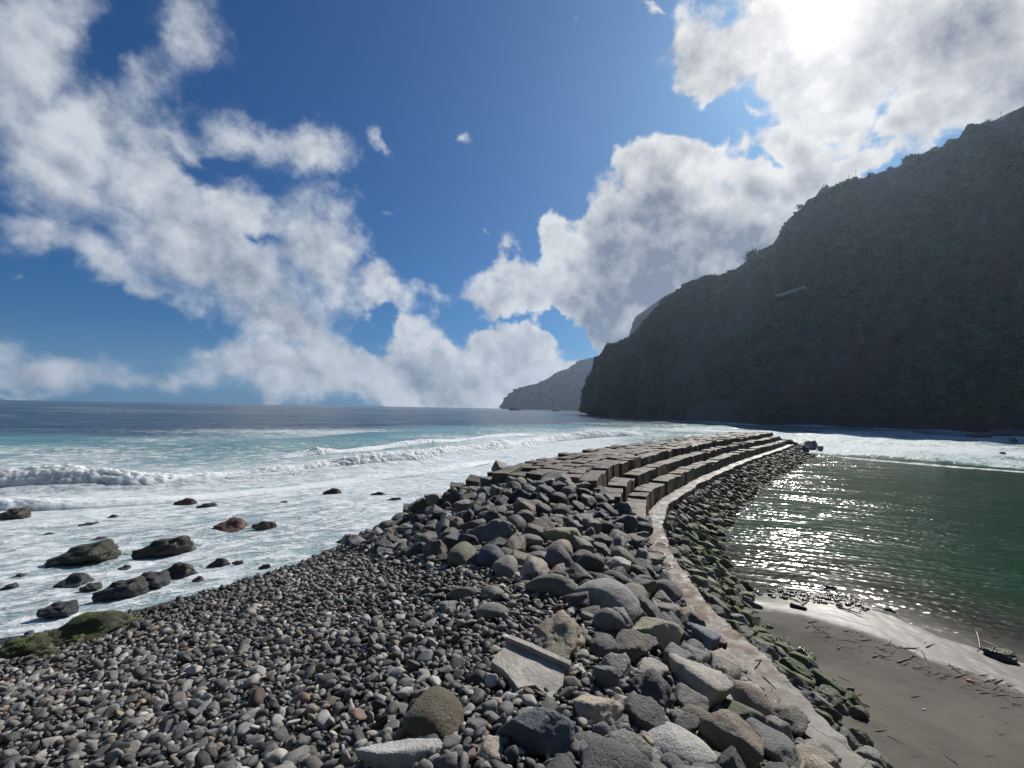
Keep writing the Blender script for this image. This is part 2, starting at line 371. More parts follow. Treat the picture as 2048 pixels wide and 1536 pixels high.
rip2 = t.noise(t.v('MULTIPLY', P, (.8, 1.2, 1)), 3.4, 0.5, .5)
h = t.m('ADD', t.m('MULTIPLY', b1, .30), t.m('ADD', t.m('MULTIPLY', b2, .05), t.m('MULTIPLY', b3, .9)))
hl = t.m('MULTIPLY', t.ss(t.noise(t.v('MULTIPLY', lr.outputs[0], (.3, 1, 1)), .22, 3, .6), .36, .66, .28, 1.2), t.m('ADD', t.m('MULTIPLY', rip, .13), t.m('MULTIPLY', rip2, .05)))
hmx = t.node('ShaderNodeMix', data_type='FLOAT'); t.put(hmx.inputs[0], lag); t.put(hmx.inputs[2], h); t.put(hmx.inputs[3], hl)
hf = t.m('ADD', hmx.outputs[0], t.m('MULTIPLY', fmask, t.m('ADD', .05, t.m('MULTIPLY', fa, .16))))
nrm = t.bump(hf, 1.0, 1.0)
b = pbsdf(t, Base_Color=c, Roughness=t.m('ADD', t.m('SUBTRACT', .22, t.m('MULTIPLY', lag, .05)), t.m('MULTIPLY', fmask, .7)), IOR=1.33, Normal=nrm)
t.put(b.inputs['Alpha'], t.m('MAXIMUM', t.attr('cover'), fmask))

m, t = new_mat('white_water'); M_FOAM = m
g = t.node('ShaderNodeNewGeometry'); P = g.outputs['Position']
n = t.noise(P, 2.2, 6, .7); n2 = t.noise(P, 9, 4, .7)
c = t.mix(t.ss(n, .36, .6), (.52, .62, .65), (.82, .85, .86))
pbsdf(t, Base_Color=c, Roughness=.8, Normal=t.bump(t.m('ADD', n, t.m('MULTIPLY', n2, .4)), .7, .15), Subsurface_Weight=1.0, Subsurface_Radius=(1, 1, 1), Subsurface_Scale=1.0)

# vegetation-covered rock of the cliffs
def cliff_mat(name, far=False):
    m, t = new_mat(name); g = t.node('ShaderNodeNewGeometry'); P = g.outputs['Position']
    s = .35 if far else 1
    Pd = t.v('MULTIPLY', P, (1, 1, .45))
    n1 = t.noise(Pd, .018 * s, 6, .6); n2 = t.noise(P, .11 * s, 6, .7); n3 = t.noise(P, .6, 4, .7); n4 = t.noise(t.v('MULTIPLY', P, (1, 1, .18)), .07 * s, 5, .6)
    veg = t.mix(t.ss(n2, .3, .7), (.005, .042, .020), (.028, .165, .065)); veg = t.mix(t.ss(n3, .5, .75), veg, (.06, .095, .045)); veg = t.mix(t.ss(n1, .42, .62), t.v('MULTIPLY', veg, (.7, .8, 1.0)), t.v('MULTIPLY', veg, (1.5, 1.1, .9)))
    rock = t.mix(n2, (.05, .036, .034), (.22, .17, .15))
    steep = t.ss(t.m('ADD', t.m('ADD', t.m('MULTIPLY', n4, .8), n1), t.m('MULTIPLY', n2, .4)), .98, 1.18)
    c = t.mix(steep, veg, rock)
    c = t.mix(t.ss(t.m('ADD', n4, t.m('MULTIPLY', n2, .5)), .88, 1.02), c, (.34, .31, .29))
    z = t.sep(P)[2]
    c = t.mix(t.ss(t.m('ADD', z, t.m('MULTIPLY', n2, -14)), -4, 6), (.045, .04, .038), c)
    pbsdf(t, Base_Color=c, Roughness=.9, Normal=t.bump(t.m('ADD', n2, t.m('MULTIPLY', n3, .3)), 1.0, 4.0)); return m
M_CLIFF = cliff_mat('cliff_rock'); M_CLIFF_F = cliff_mat('far_cliff_rock', True)
m, t = new_mat('scrub_leaves'); M_SCRUB = m
ri = t.node('ShaderNodeNewGeometry')
n = t.noise(ri.outputs['Position'], .02, 4, .6)
c = t.mix(ri.outputs['Random Per Island'], (.008, .055, .022), (.050, .175, .062)); c = t.mix(t.ss(n, .4, .65), c, t.v('MULTIPLY', c, (1.5, .85, .8)))
pbsdf(t, Base_Color=c, Roughness=.85)
def plain(name, col, rough=.7, nk=.4, sc=8):
    m, t = new_mat(name); g = t.node('ShaderNodeNewGeometry'); n = t.noise(g.outputs['Position'], sc, 5, .65)
    c = t.v('SCALE', (*col,), scale=t.m('ADD', 1 - nk, t.m('MULTIPLY', n, 2 * nk)))
    pbsdf(t, Base_Color=c, Roughness=rough, Normal=t.bump(n, .4, .01)); return m
M_WOOD = plain('weathered_driftwood', (.16, .125, .095), .8, .6, 25)
M_WOOD_D = plain('wet_driftwood', (.05, .04, .032), .5, .6, 25)
M_POLE = plain('pole_wood', (.07, .06, .05)); M_PALE = plain('pale_render', (.5, .48, .45))
M_BRICK = plain('orange_brick_piece', (.55, .20, .10)); M_WHITE = plain('white_feather', (.8, .8, .78), .7, .1)

# ------------------------------------------------------------------ breakwater line (right and left of the path centre)
PATHC = np.array([(6.9, 1.0), (6.6, 5.0), (6.38, 7.0), (6.29, 8.37), (6.23, 9.42), (6.17, 10.4), (6.17, 13.09), (6.22, 15.55), (6.4, 18.1), (6.93, 21.2), (7.76, 24.2), (9.04, 28.17),
                  (10.5, 31.2), (12.35, 34.06), (16.9, 41.0), (21.6, 47.3), (28.9, 57.0), (38.9, 69.2), (47.5, 79.5), (56.0, 90.3)])
def resample(pl, step):
    pl = np.asarray(pl, float)
    seg = np.r_[0, np.cumsum(np.linalg.norm(np.diff(pl, axis=0), axis=1))]
    n = int(seg[-1] / step) + 1; s = np.linspace(0, seg[-1], n)
    q = np.stack([np.interp(s, seg, pl[:, i]) for i in range(pl.shape[1])], 1)
    for _ in range(max(int(1.2 / step), 14 if step >= 1 else 0)):
        q[1:-1] = (q[:-2] + 2 * q[1:-1] + q[2:]) / 4
    return q, s
PL, PS = resample(PATHC, .15)
TAN = np.gradient(PL, axis=0); TAN /= np.linalg.norm(TAN, axis=1)[:, None]
NRM = np.stack([-TAN[:, 1], TAN[:, 0]], 1)           # towards the sea side (left)
PLEN = PS[-1]
def path_at(s, d=0.0):
    x = np.interp(s, PS, PL[:, 0]); y = np.interp(s, PS, PL[:, 1]); nx = np.interp(s, PS, NRM[:, 0]); ny = np.interp(s, PS, NRM[:, 1])
    return np.stack([x + nx * d, y + ny * d], -1)
def path_sd(x, y):
    """arc length and signed offset (left positive) of points"""
    x = np.atleast_1d(x); y = np.atleast_1d(y); S = np.empty(len(x)); Dd = np.empty(len(x))
    for a in range(0, len(x), 20000):
        dx = x[a:a + 20000, None] - PL[None, ::3, 0]; dy = y[a:a + 20000, None] - PL[None, ::3, 1]
        i = (dx * dx + dy * dy).argmin(1) * 3
        qx = x[a:a + 20000] - PL[i, 0]; qy = y[a:a + 20000] - PL[i, 1]
        S[a:a + 20000] = PS[i] + qx * TAN[i, 0] + qy * TAN[i, 1]; Dd[a:a + 20000] = qx * NRM[i, 0] + qy * NRM[i, 1]
    return S, Dd
S_BLK = float(PS[np.abs(PL[:, 1] - 24.0).argmin()])   # where the blocks begin

# ------------------------------------------------------------------ terrain
ctl = []
def cw(px, py, z): p = W(px, py, z); ctl.append((p[0], p[1], z))
for a in [(1200, 965, 4.25), (1120, 962, 4.3), (1040, 965, 4.1), (920, 1000, 3.1), (850, 1030, 1.9), (1050, 1050, 3.7), (950, 1080, 3.3), (800, 1090, 2.0), (700, 1120, 1.1),
          (1200, 1080, 3.1), (1275, 1120, 2.3), (1100, 1190, 3.6), (1210, 1200, 3.2), (1330, 1230, 2.3), (900, 1200, 3.2), (700, 1220, 2.4), (500, 1230, 1.35), (350, 1260, .85),
          (100, 1350, .9), (300, 1400, 1.8), (600, 1350, 2.7), (900, 1350, 3.4), (1150, 1350, 3.5), (1350, 1350, 2.9), (100, 1530, 2.1), (500, 1530, 3.1), (900, 1530, 3.8),
          (1250, 1530, 3.6), (1480, 1500, 2.75), (1600, 1530, 2.35), (1450, 1400, 2.6),
          (0, 1285, .15), (200, 1235, .15), (300, 1215, .15), (480, 1165, .15), (600, 1128, .15), (730, 1080, .15), (800, 1040, .1)]: cw(*a)
ctl += [(0, 1, 4.4), (0, -6, 5), (-8, 0, 3.6), (4.5, 2, 3.4), (-15, 2, 3.0), (-22, 8, 1.8), (-30, 0, 2.5), (-25, 14, .3), (-35, 12, .2), (0, -25, 6), (-30, -25, 5), (30, -25, 3.5),
        (-26, 19, -1.0), (-19, 22, -1.0), (-15, 27, -1.3), (-13, 34, -1.6), (-30, 30, -2.4), (-20, 45, -3), (-45, 20, -2.2), (-45, 50, -3.4), (0, 60, -3.2), (-45, 100, -3.5), (10, 100, -3.5),
        (0, 75, -3.4), (20, 85, -3.4), (-20, 80, -3.5), (60, 60, -2.6), (60, 100, -3.2), (75, 40, -2)]
for px, py, z in [(1505, 1200, .25), (1585, 1190, 0.13), (1683, 1204, 0.1), (1757, 1228, 0.0), (1884, 1280, 0.0), (2048, 1335, .0), (1560, 1250, .5), (1640, 1270, .5), (1800, 1330, .42), (1950, 1400, .42),
                  (1700, 1400, .75), (1900, 1500, .85), (1760, 1500, 1.1), (2040, 1530, .8), (1800, 1536, 1.1), (1620, 1340, .62), (1700, 1140, -.35), (1900, 1200, -.45), (2040, 1250, -.45), (1600, 1120, -.4), (1900, 1100, -1.1), (1700, 1050, -1.0)]: cw(px, py, z)
ctl += [(13, 5, 1.0), (20, 5, .9), (20, 10, .55), (30, 8, .2), (30, 0, 1.1), (12, 0, 1.6), (25, 18, -.6), (35, 25, -1.4), (40, 12, -.9), (50, 0, .4), (60, 20, -1.5), (28, 32, -1.8), (40, 45, -2.3), (30, 45, -1.9), (55, 75, -2.8), (70, 90, -3)]
for s in np.arange(0, PLEN, 2.4):
    y0 = path_at(s)[1]
    for d, z in ((0, 1.98), (-.55, 1.85)): q = path_at(s, d); ctl.append((q[0], q[1], z))
    if y0 > 13: q = path_at(s, -3.1); ctl.append((q[0], q[1], .3 if y0 < 21 else -.05 if y0 < 30 else -.15))
    if y0 < 13: q = path_at(s, -1.6); ctl.append((q[0], q[1], 1.15))
    if y0 > 24: q = path_at(s, -6.0); ctl.append((q[0], q[1], -.22 if y0 < 33 else -1.2))
    if s > S_BLK + 1:
        for d, z in ((2.4, 2.1), (5.5, 2.3), (8.8, 3.3), (10.6, 2.3), (13.6, -.4), (18, -2.6)): q = path_at(s, d); ctl.append((q[0], q[1], z))
for d, k in ((-1, .45), (2, .8), (5, 1), (8, .85)):
    for t_, z in ((1, 3.4), (3, 2.4), (5.5, 1.0), (9, -1.3)):
        q = path_at(PLEN, d) + TAN[-1] * t_; ctl.append((q[0], q[1], z * k if z > 0 else z))
ctl = np.array(ctl)
_keep = []
for i, c in enumerate(ctl):
    if all((c[0] - ctl[j][0]) ** 2 + (c[1] - ctl[j][1]) ** 2 > .35 for j in _keep): _keep.append(i)
ctl = ctl[_keep]
_K = np.linalg.norm(ctl[:, None, :2] - ctl[None, :, :2], axis=2)
_n = len(ctl); _A = np.zeros((_n + 3, _n + 3)); _A[:_n, :_n] = _K - np.eye(_n) * .05; _A[:_n, _n] = 1; _A[:_n, _n + 1:] = ctl[:, :2]; _A[_n, :_n] = 1; _A[_n + 1:, :_n] = ctl[:, :2].T
_w = np.linalg.solve(_A, np.r_[ctl[:, 2], 0, 0, 0])
def _rbf(x, y):
    x = np.asarray(x, float).ravel(); y = np.asarray(y, float).ravel(); o = np.empty(len(x))
    for a in range(0, len(x), 20000):
        k = np.hypot(x[a:a + 20000, None] - ctl[None, :, 0], y[a:a + 20000, None] - ctl[None, :, 1])
        o[a:a + 20000] = k @ _w[:_n] + _w[_n] + x[a:a + 20000] * _w[_n + 1] + y[a:a + 20000] * _w[_n + 2]
    return o
GX0, GX1, GY0, GY1, GS = -60.0, 90.0, -28.0, 112.0, .3
_gx = np.arange(GX0, GX1 + GS, GS); _gy = np.arange(GY0, GY1 + GS, GS)
_mx, _my = np.meshgrid(_gx, _gy); _GZ = np.clip(_rbf(_mx, _my), -4, 7).reshape(_mx.shape)
def gz_at(x, y):
    fx = np.clip((np.asarray(x, float) - GX0) / GS, 0, _GZ.shape[1] - 1.001); fy = np.clip((np.asarray(y, float) - GY0) / GS, 0, _GZ.shape[0] - 1.001)
    i = fx.astype(int); j = fy.astype(int); a = fx - i; b = fy - j
    return (_GZ[j, i] * (1 - a) + _GZ[j, i + 1] * a) * (1 - b) + (_GZ[j + 1, i] * (1 - a) + _GZ[j + 1, i + 1] * a) * b
def hit(px, py, dz=0.0):
    d = ray(px, py); d = d / np.linalg.norm(d)
    ts = np.geomspace(3, 260, 1500); P = CP + ts[:, None] * d
    g = np.maximum(gz_at(P[:, 0], P[:, 1]), -.05) + dz
    k = np.nonzero(P[:, 2] < g)[0]
    return P[k[0]] if len(k) else P[-1]
GZn = _GZ + .05 * fbm2(_mx, _my, 3, 5)
gm = mesh_np('ground', np.stack([_mx.ravel(), _my.ravel(), GZn.ravel() - .03], 1), grid_faces(*_mx.shape), M_GROUND)
link('ground', gm, kind='structure')

# sand sheet over the lagoon side
def inpoly(x, y, poly):
    x = np.asarray(x); y = np.asarray(y); c = np.zeros(x.shape, bool); n = len(poly); j = n - 1
    for i in range(n):
        xi, yi = poly[i]; xj, yj = poly[j]
        cnd = ((yi > y) != (yj > y)) & (x < (xj - xi) * (y - yi) / (yj - yi + 1e-12) + xi)
        c ^= cnd; j = i
    return c
sx, sy = np.meshgrid(np.arange(6.8, 60, .12), np.arange(-20, 44, .12))
SS, SD = path_sd(sx.ravel(), sy.ravel()); SD = SD.reshape(sx.shape)
zz = gz_at(sx, sy) + .035 + .014 * fbm2(sx * 1.3, sy * 1.3, 3, 3) + .012 * fbm2(sx * 6, sy * 6, 2, 4)
edge = np.interp(sy, [12, 13.5, 21, 25], [-.85, -2.2, -2.4, -9])
zz = zz - np.clip((SD - edge) * .8, 0, 3)
wet = np.clip((.50 - zz) / .38, 0, 1)
link('sand', mesh_np('sand', np.stack([sx.ravel(), sy.ravel(), zz.ravel()], 1), grid_faces(*sx.shape), M_SAND, attrs={'wet': wet.ravel()}), kind='structure')

# ------------------------------------------------------------------ sea
nr, nc = 1150, 760
r_ = np.geomspace(9, 4150, nr); a_ = np.radians(np.linspace(-82, 82, nc))
rr, aa = np.meshgrid(r_, a_, indexing='ij')
X = rr * np.sin(aa); Y = rr * np.cos(aa)
ROLLER = np.array([(-140, 16), (-90, 28), (-46.2, 41.2), (-35.5, 44.9), (-25.2, 54.4), (-15.9, 65.2), (-4, 86), (9.8, 113), (28, 138), (60, 170), (130, 198), (280, 205)], float)
RLp, RLs = resample(ROLLER, 1.0)
def poly_sd(x, y, pl):
    T = np.gradient(pl, axis=0); T /= np.linalg.norm(T, axis=1)[:, None]
    x = x.ravel(); y = y.ravel(); D_ = np.empty(len(x)); S_ = np.empty(len(x)); E_ = np.empty(len(x))
    for a in range(0, len(x), 20000):
        dx = x[a:a + 20000, None] - pl[None, :, 0]; dy = y[a:a + 20000, None] - pl[None, :, 1]; d2 = dx * dx + dy * dy
        i = d2.argmin(1); qx = x[a:a + 20000] - pl[i, 0]; qy = y[a:a + 20000] - pl[i, 1]
        D_[a:a + 20000] = -qx * T[i, 1] + qy * T[i, 0]; S_[a:a + 20000] = i; E_[a:a + 20000] = np.sqrt(d2.min(1))
    return D_, S_, E_
near = rr < 420
RD = np.full(X.shape, 400.0); q = poly_sd(X[near], Y[near], RLp[::2]); RD[near] = q[0]
RS = np.zeros(X.shape); RS[near] = q[1]
gzz = np.full(X.shape, -4.0); gr_ = (X > GX0) & (X < GX1) & (Y > GY0) & (Y < GY1); gzz[gr_] = gz_at(X[gr_], Y[gr_])
PSS = np.zeros(X.shape); PSD = np.full(X.shape, 50.0); pr = rr < 180
q = path_sd(X[pr], Y[pr]); PSS[pr], PSD[pr] = q
# lagoon: right of the path, inside the line from the tip towards the right-hand shore
tipx, tipy = 60.0, 95.0
# foam edge of the lagoon
la = W(1650, 908); lb = W(2048, 938); lx = (Y - la[1]) - (lb[1] - la[1]) / (lb[0] - la[0]) * (X - la[0])
wob = 2.2 * fbm2(X * .12, Y * .12, 4, 11)
outside = np.clip((lx + wob + 3) / 6, 0, 1)
isright = (PSD < 0) & (X > 0)
lag = np.where(isright, 1 - outside, 0.0) * (rr < 200)
lagpoly = lag
k_ = lambda L: np.clip((L / (rr * .006) - 2.0) / 3, 0, 1)
Z = np.zeros(X.shape)
for L, A, th_, ph in ((34, .22, 35, 0), (21, .13, 15, 1.3), (13, .09, 55, 2), (8.5, .06, 25, .4), (5.2, .045, 48, 3), (3.1, .03, 5, 5), (60, .30, 30, 2.2)):
    kx, ky = math.cos(math.radians(th_ + 90)), math.sin(math.radians(th_ + 90))
    ph_ = 2 * math.pi / L * (X * kx + Y * ky) + ph + 1.8 * fbm2(X / (L * 2.2), Y / (L * 2.2), 2, int(L))
    Z += A * (1 - np.abs(np.sin(ph_ / 2))) * k_(L) * 1.4 - A * .5
seaw = 1 - lag
shore = np.clip(-gzz / 1.6, .12, 1)
Z *= np.maximum(np.clip(.25 + RD / 25, .25, 1), np.clip((X - 25) / 25, 0, 1) * 1.5 * (rr < 400)) * seaw * shore
Z += (.10 * fbm2(X * .5, Y * .5, 4, 21) * k_(3) + .05 * fbm2(X * 1.7, Y * 1.7, 3, 22) * k_(1.2)) * (.25 + .75 * seaw) * shore * np.where(lag > .5, .25, 1)
hmod = .75 + .5 * fbm2(RS * .12, RS * 0, 3, 8)
Z += np.where(RD > 0, np.exp(-np.clip(RD, 0, 99) / 7), np.exp(-(RD / 1.2) ** 2)) * .8 * hmod * near * np.clip((55 - X) / 50, 0, 1) * np.clip((120 - Y) / 40, 0, 1) * seaw
Z += .9 * np.exp(-((RD - 42) / 8) ** 2) * near * seaw * (.6 + .6 * fbm2(X * .02, Y * .02, 2, 31)) * np.clip((140 - Y) / 50, 0, 1)
Z += .02
# foam cover
dd = np.hypot(X, Y)
nz = fbm2(X * .045, Y * .045, 4, 41); nz2 = fbm2(X * .016, Y * .03, 4, 43)
foam = np.where(RD < 1.0, .72 + .26 * nz, np.clip(.62 - RD / 110, .10, .62) + .30 * nz)
foam = np.where(RD < 1.0, foam - np.clip((-RD - 14) / 60, 0, .10), foam)
bay = np.clip((X - 15) / 25, 0, 1) * near; foam = foam * (1 - bay) + bay * np.clip(.26 + .5 * nz2 + .42 * nz, 0, .8)
foam = np.where((RD > 60), np.clip(.22 + .55 * nz2 - np.clip((RD - 60) / 260, 0, .3), 0, .5), foam)
foam = np.where(rr > 420, np.clip(.5 * fbm2(X * .006, Y * .012, 3, 44) - .02, 0, .3), foam)
# white water off the cliff and round the breakwater tip
cb = np.array([W(*p)[:2] for p in ((1175, 829), (1300, 836), (1500, 848), (1700, 853), (1900, 862), (2048, 866))] + [(330, 190)])
CBp, _s = resample(cb, 4.0)
qd = poly_sd(X[near], Y[near], CBp)[2]; CD = np.full(X.shape, 500.0); CD[near] = qd
right_bay = near & (X > 20) & (PSD < 60) & (Y > 60) & (CD < 260)
foam = np.maximum(foam, np.clip(.75 - CD / 60, 0, .6) * (1 + .4 * nz))
surf2 = np.clip(1 - np.abs(lx - 35) / 95, 0, 1) * (X > 30) * (Y < 330)
foam = np.maximum(foam, np.where(X > 20, np.clip(surf2 * 1.5, 0, 1) * (.36 + .5 * nz2 + .4 * nz), 0))
surf3 = np.exp(-((PSD - 16) / 9) ** 2) * (PSS > S_BLK + 4) * pr * (PSS < PLEN + 8)
foam = np.maximum(foam, surf3 * .62)
foam = np.where(lag > .01, foam * (1 - lag) + lag * np.clip(.0 + .15 * fbm2(X * .3, Y * .3, 3, 47) * 0, 0, 1), foam)
# a broken foam tongue inside the lagoon edge
tongue = np.exp(-((lx + 9 + 2.5 * fbm2(X * .1, Y * .1, 2, 3)) / 2.2) ** 2) * (X > la[0] - 2) * lag
foam = np.maximum(foam, tongue * .62)
deep = np.clip((RD - 62 + 22 * nz2) / 30, 0, 1); deep = np.where(rr > 420, 1, deep)
deep = np.where(near, np.clip(deep - np.clip(.7 - CD / 200, 0, .5) * np.clip((X - 5) / 30, 0, 1), 0, 1), deep)
shal = np.clip(1 + gzz / .75, 0, 1)
cover = np.where(lag > .5, np.clip(.35 + (-gzz) / .55, 0, 1), np.clip(.25 + -gzz / .35 + .8, 0, 1))
V = np.stack([X.ravel(), Y.ravel(), Z.ravel()], 1)
Fq = grid_faces(nr, nc)[:, ::-1]
link('sea', mesh_np('sea', V, Fq, M_SEA, attrs={'foam': np.clip(foam, 0, 1).ravel(), 'deep': deep.ravel(), 'lagoon': lag.ravel(), 'shallow': shal.ravel(), 'cover': cover.ravel()}), kind='structure')

# rolling white crest
def roller(name, s0, s1, off, hh, wdt, seed):
    ss = np.arange(s0, s1, .16); nc_ = 44; cc = np.linspace(0, 1, nc_)
    base = np.stack([np.interp(ss, RLs, RLp[:, 0]), np.interp(ss, RLs, RLp[:, 1])], 1)
    tg = np.gradient(base, axis=0); tg /= np.linalg.norm(tg, axis=1)[:, None]; nm = np.stack([-tg[:, 1], tg[:, 0]], 1)
    S2, C2 = np.meshgrid(ss, cc, indexing='ij')
    env = np.clip((S2 - s0) / 8, 0, 1) * np.clip((s1 - S2) / 10, 0, 1)
    am = hh * np.clip(.72 + 1.5 * fbm2(S2 * .06, S2 * 0, 4, seed), .18, 1.5) * env
    ang = C2 * math.pi
    wx = off + wdt * (C2 ** .9) * (1 + .25 * fbm2(S2 * .15, C2, 3, seed + 2)) - .5 + .9 * fbm2(S2 * .11, S2 * 0, 3, seed + 5)
    hz_ = am * np.sin(ang) ** .75 * np.exp(-C2 * 1.1) * 1.9
    P = np.stack([base[:, None, 0] + nm[:, None, 0] * wx, base[:, None, 1] + nm[:, None, 1] * wx, hz_ - .02], -1)
    bl = 1 - np.abs(fbm(P * np.array([1.3, 1.3, 1.8]), 4, seed + 3)) * 2.0
    bl2 = 1 - np.abs(fbm(P * 4.5, 4, seed + 4)) * 2.0
    k = np.sin(ang) ** .5 * np.clip(am, 0, 1)
    P[..., 2] += k * (bl * .30 + bl2 * .24 - .12)
    P[..., 0] -= nm[:, None, 0] * k * (bl2 * .3 + bl * .35); P[..., 1] -= nm[:, None, 1] * k * (bl2 * .3 + bl * .35)
    return link(name, mesh_np(name, P.reshape(-1, 3), grid_faces(len(ss), nc_)[:, ::-1], M_FOAM), kind='stuff')
roller('breaking_wave_foam', 30, 250, 0, 1.15, 6.0, 60)
roller('breaking_wave_foam', 128, 215, 19, .7, 5.0, 75)
roller('breaking_wave_foam', 60, 150, -9, .4, 3.5, 82)

# ------------------------------------------------------------------ path
def path_mesh():
    i0 = 0; n = len(PL); wl = np.interp(PL[:, 1], [8, 15], [.40, .46]) + .05 * np.array([math.sin(i * .21) + math.sin(i * .083 + 1) for i in range(n)]) + .05 * rng.normal(size=n)
    wr = np.interp(PL[:, 1], [8, 15], [.40, .46]) + .06 * np.array([math.sin(i * .17 + 2) + math.sin(i * .11) for i in range(n)]) + .035 * rng.normal(size=n)
    zt = np.interp(PL[:, 1], [0, 7, 9, 90], [2.2, 2.2, 2.2, 2.2])
    prof = [(-1, -.95), (-1, -.06), (-.94, 0), (-.4, .012), (.4, .012), (.94, 0), (1, -.06), (1, -.5)]
    V = np.zeros((n, len(prof), 3))
    for j, (a, b) in enumerate(prof):
        w_ = np.where(a > 0, wl, wr) * a
        V[:, j, 0] = PL[:, 0] + NRM[:, 0] * w_; V[:, j, 1] = PL[:, 1] + NRM[:, 1] * w_; V[:, j, 2] = zt + b
    V[:, 2:6, 2] += (.012 * rng.normal(size=(n, 4)))
    return mesh_np('path', V.reshape(-1, 3), grid_faces(n, len(prof))[:, ::-1], M_PATH, smooth=False)
link('path', path_mesh(), kind='structure')

# ------------------------------------------------------------------ concrete blocks
def block_mesh(name, seed, L=1.56, Wd=1.16, Hh=1.45):
    r = random.Random(seed); bm = bmesh.new(); bmesh.ops.create_cube(bm, size=1.0)
    for v in bm.verts:
        v.co.x *= Wd + r.uniform(-.05, .05); v.co.y *= L + r.uniform(-.06, .06); v.co.z = v.co.z * Hh + r.uniform(-.035, .035)
    bmesh.ops.bevel(bm, geom=bm.edges[:], offset=.045, segments=2, affect='EDGES', profile=.6)
    bmesh.ops.subdivide_edges(bm, edges=[e for e in bm.edges if e.calc_length() > .5], cuts=3, use_grid_fill=True)
    for v in bm.verts:
        q = np.array([[v.co.x * 2.5 + seed, v.co.y * 2.5, v.co.z * 2.5]]); v.co *= 1 + .05 * float(fbm(q, 3, seed)[0])
    me = bpy.data.meshes.new(name); bm.to_mesh(me); bm.free()
    return me
BT = [block_mesh('concrete_block', 100 + i) for i in range(7)]
for b_ in BT: b_.materials.append(M_BLOCK)
ordn = ['first', 'second', 'third', 'fourth', 'fifth', 'sixth', 'seventh', 'eighth', 'ninth', 'tenth', 'eleventh', 'twelfth', 'thirteenth', 'fourteenth', 'fifteenth', 'sixteenth', 'seventeenth',
        'eighteenth', 'nineteenth', 'twentieth'] + ['twenty-' + w for w in ('first', 'second', 'third', 'fourth', 'fifth', 'sixth', 'seventh', 'eighth', 'ninth')] + ['thirtieth'] + \
       ['thirty-' + w for w in ('first', 'second', 'third', 'fourth', 'fifth', 'sixth', 'seventh', 'eighth', 'ninth')] + ['fortieth'] + ['forty-' + w for w in ('first', 'second', 'third', 'fourth', 'fifth', 'sixth', 'seventh', 'eighth', 'ninth')] + [x for d in ('fift', 'sixt', 'sevent', 'eight', 'ninet') for x in [d + 'ieth'] + [d + 'y-' + w for w in ('first', 'second', 'third', 'fourth', 'fifth', 'sixth', 'seventh', 'eighth', 'ninth')]]
ROWS = [(1.12, 3.15, 'lowest step row beside the path', 0.0), (2.34, 3.92, 'middle step row', 0.25)] + \
       [(3.56 + i * 1.06, 4.62 + .05 * math.sin(i), ordn[i] + ' deck row from the steps', .45 + .5 * (i % 2)) for i in range(6)]
blocks = []
for ri_, (d0, top, nm, ph) in enumerate(ROWS):
    s = S_BLK + .2 + ph; k = 0
    while s < PLEN - 1.0:
        if ri_ >= 2: s0_ = s
        q = path_at(s, d0 + random.gauss(0, .03)); i = np.abs(PS - s).argmin()
        yaw = math.atan2(TAN[i, 1], TAN[i, 0]) - math.pi / 2 + random.gauss(0, .035)
        tp = top + random.gauss(0, .055) - max(0, s - 60) * .004
        blocks.append((q[0], q[1], tp, yaw, k, nm, ri_, random.gauss(0, .022), random.gauss(0, .022)))
        if random.random() < .07: x__ = blocks[-1]; blocks[-1] = (*x__[:2], x__[2] - random.uniform(.06, .2), x__[3] + random.gauss(0, .05), *x__[4:7], random.gauss(0, .06), random.gauss(0, .06))
        s += 1.64 * (1 + .1 * (ri_ < 2) * 0) ; k += 1
bl_px = []
for b_ in blocks:
    dist = math.hypot(b_[0], b_[1]); bl_px.append((dist + (6 if b_[6] > 5 else 0)))
order = np.argsort(bl_px)
far_V, far_F, nv = [], [], 0
for rank, bi in enumerate(order):
    x, y, tp, yaw, k, nm, ri_, tx, ty = blocks[bi]
    me = BT[bi % 7]
    sc_ = Vector((.97 if ri_ < 2 else .84, 1.0, 1.0)); mt = Matrix.LocRotScale(Vector((x, y, tp - .72)), Euler((tx, ty, yaw)), sc_)
    if rank < 300:
        o = link('concrete_block', me, category='block', group='concrete blocks of the breakwater',
                 label='weathered concrete block, ' + ordn[k] + ' from the near end of the ' + nm)
        o.matrix_world = mt; s_ = random.uniform(.6, 1.35); o.color = (s_ * random.uniform(.95, 1.12), s_, s_ * random.uniform(.88, 1.02), 1)
    else:
        co = np.array([(mt @ v.co)[:] for v in me.vertices]); far_V.append(co)
        far_F.append([tuple(a + nv for a in p.vertices) for p in me.polygons]); nv += len(co)
if far_V:
    me = bpy.data.meshes.new('far_concrete_blocks'); me.from_pydata(np.vstack(far_V).tolist(), [], [f for l in far_F for f in l]); me.materials.append(M_BLOCK_S)
    link('distant_concrete_blocks', me, kind='stuff')

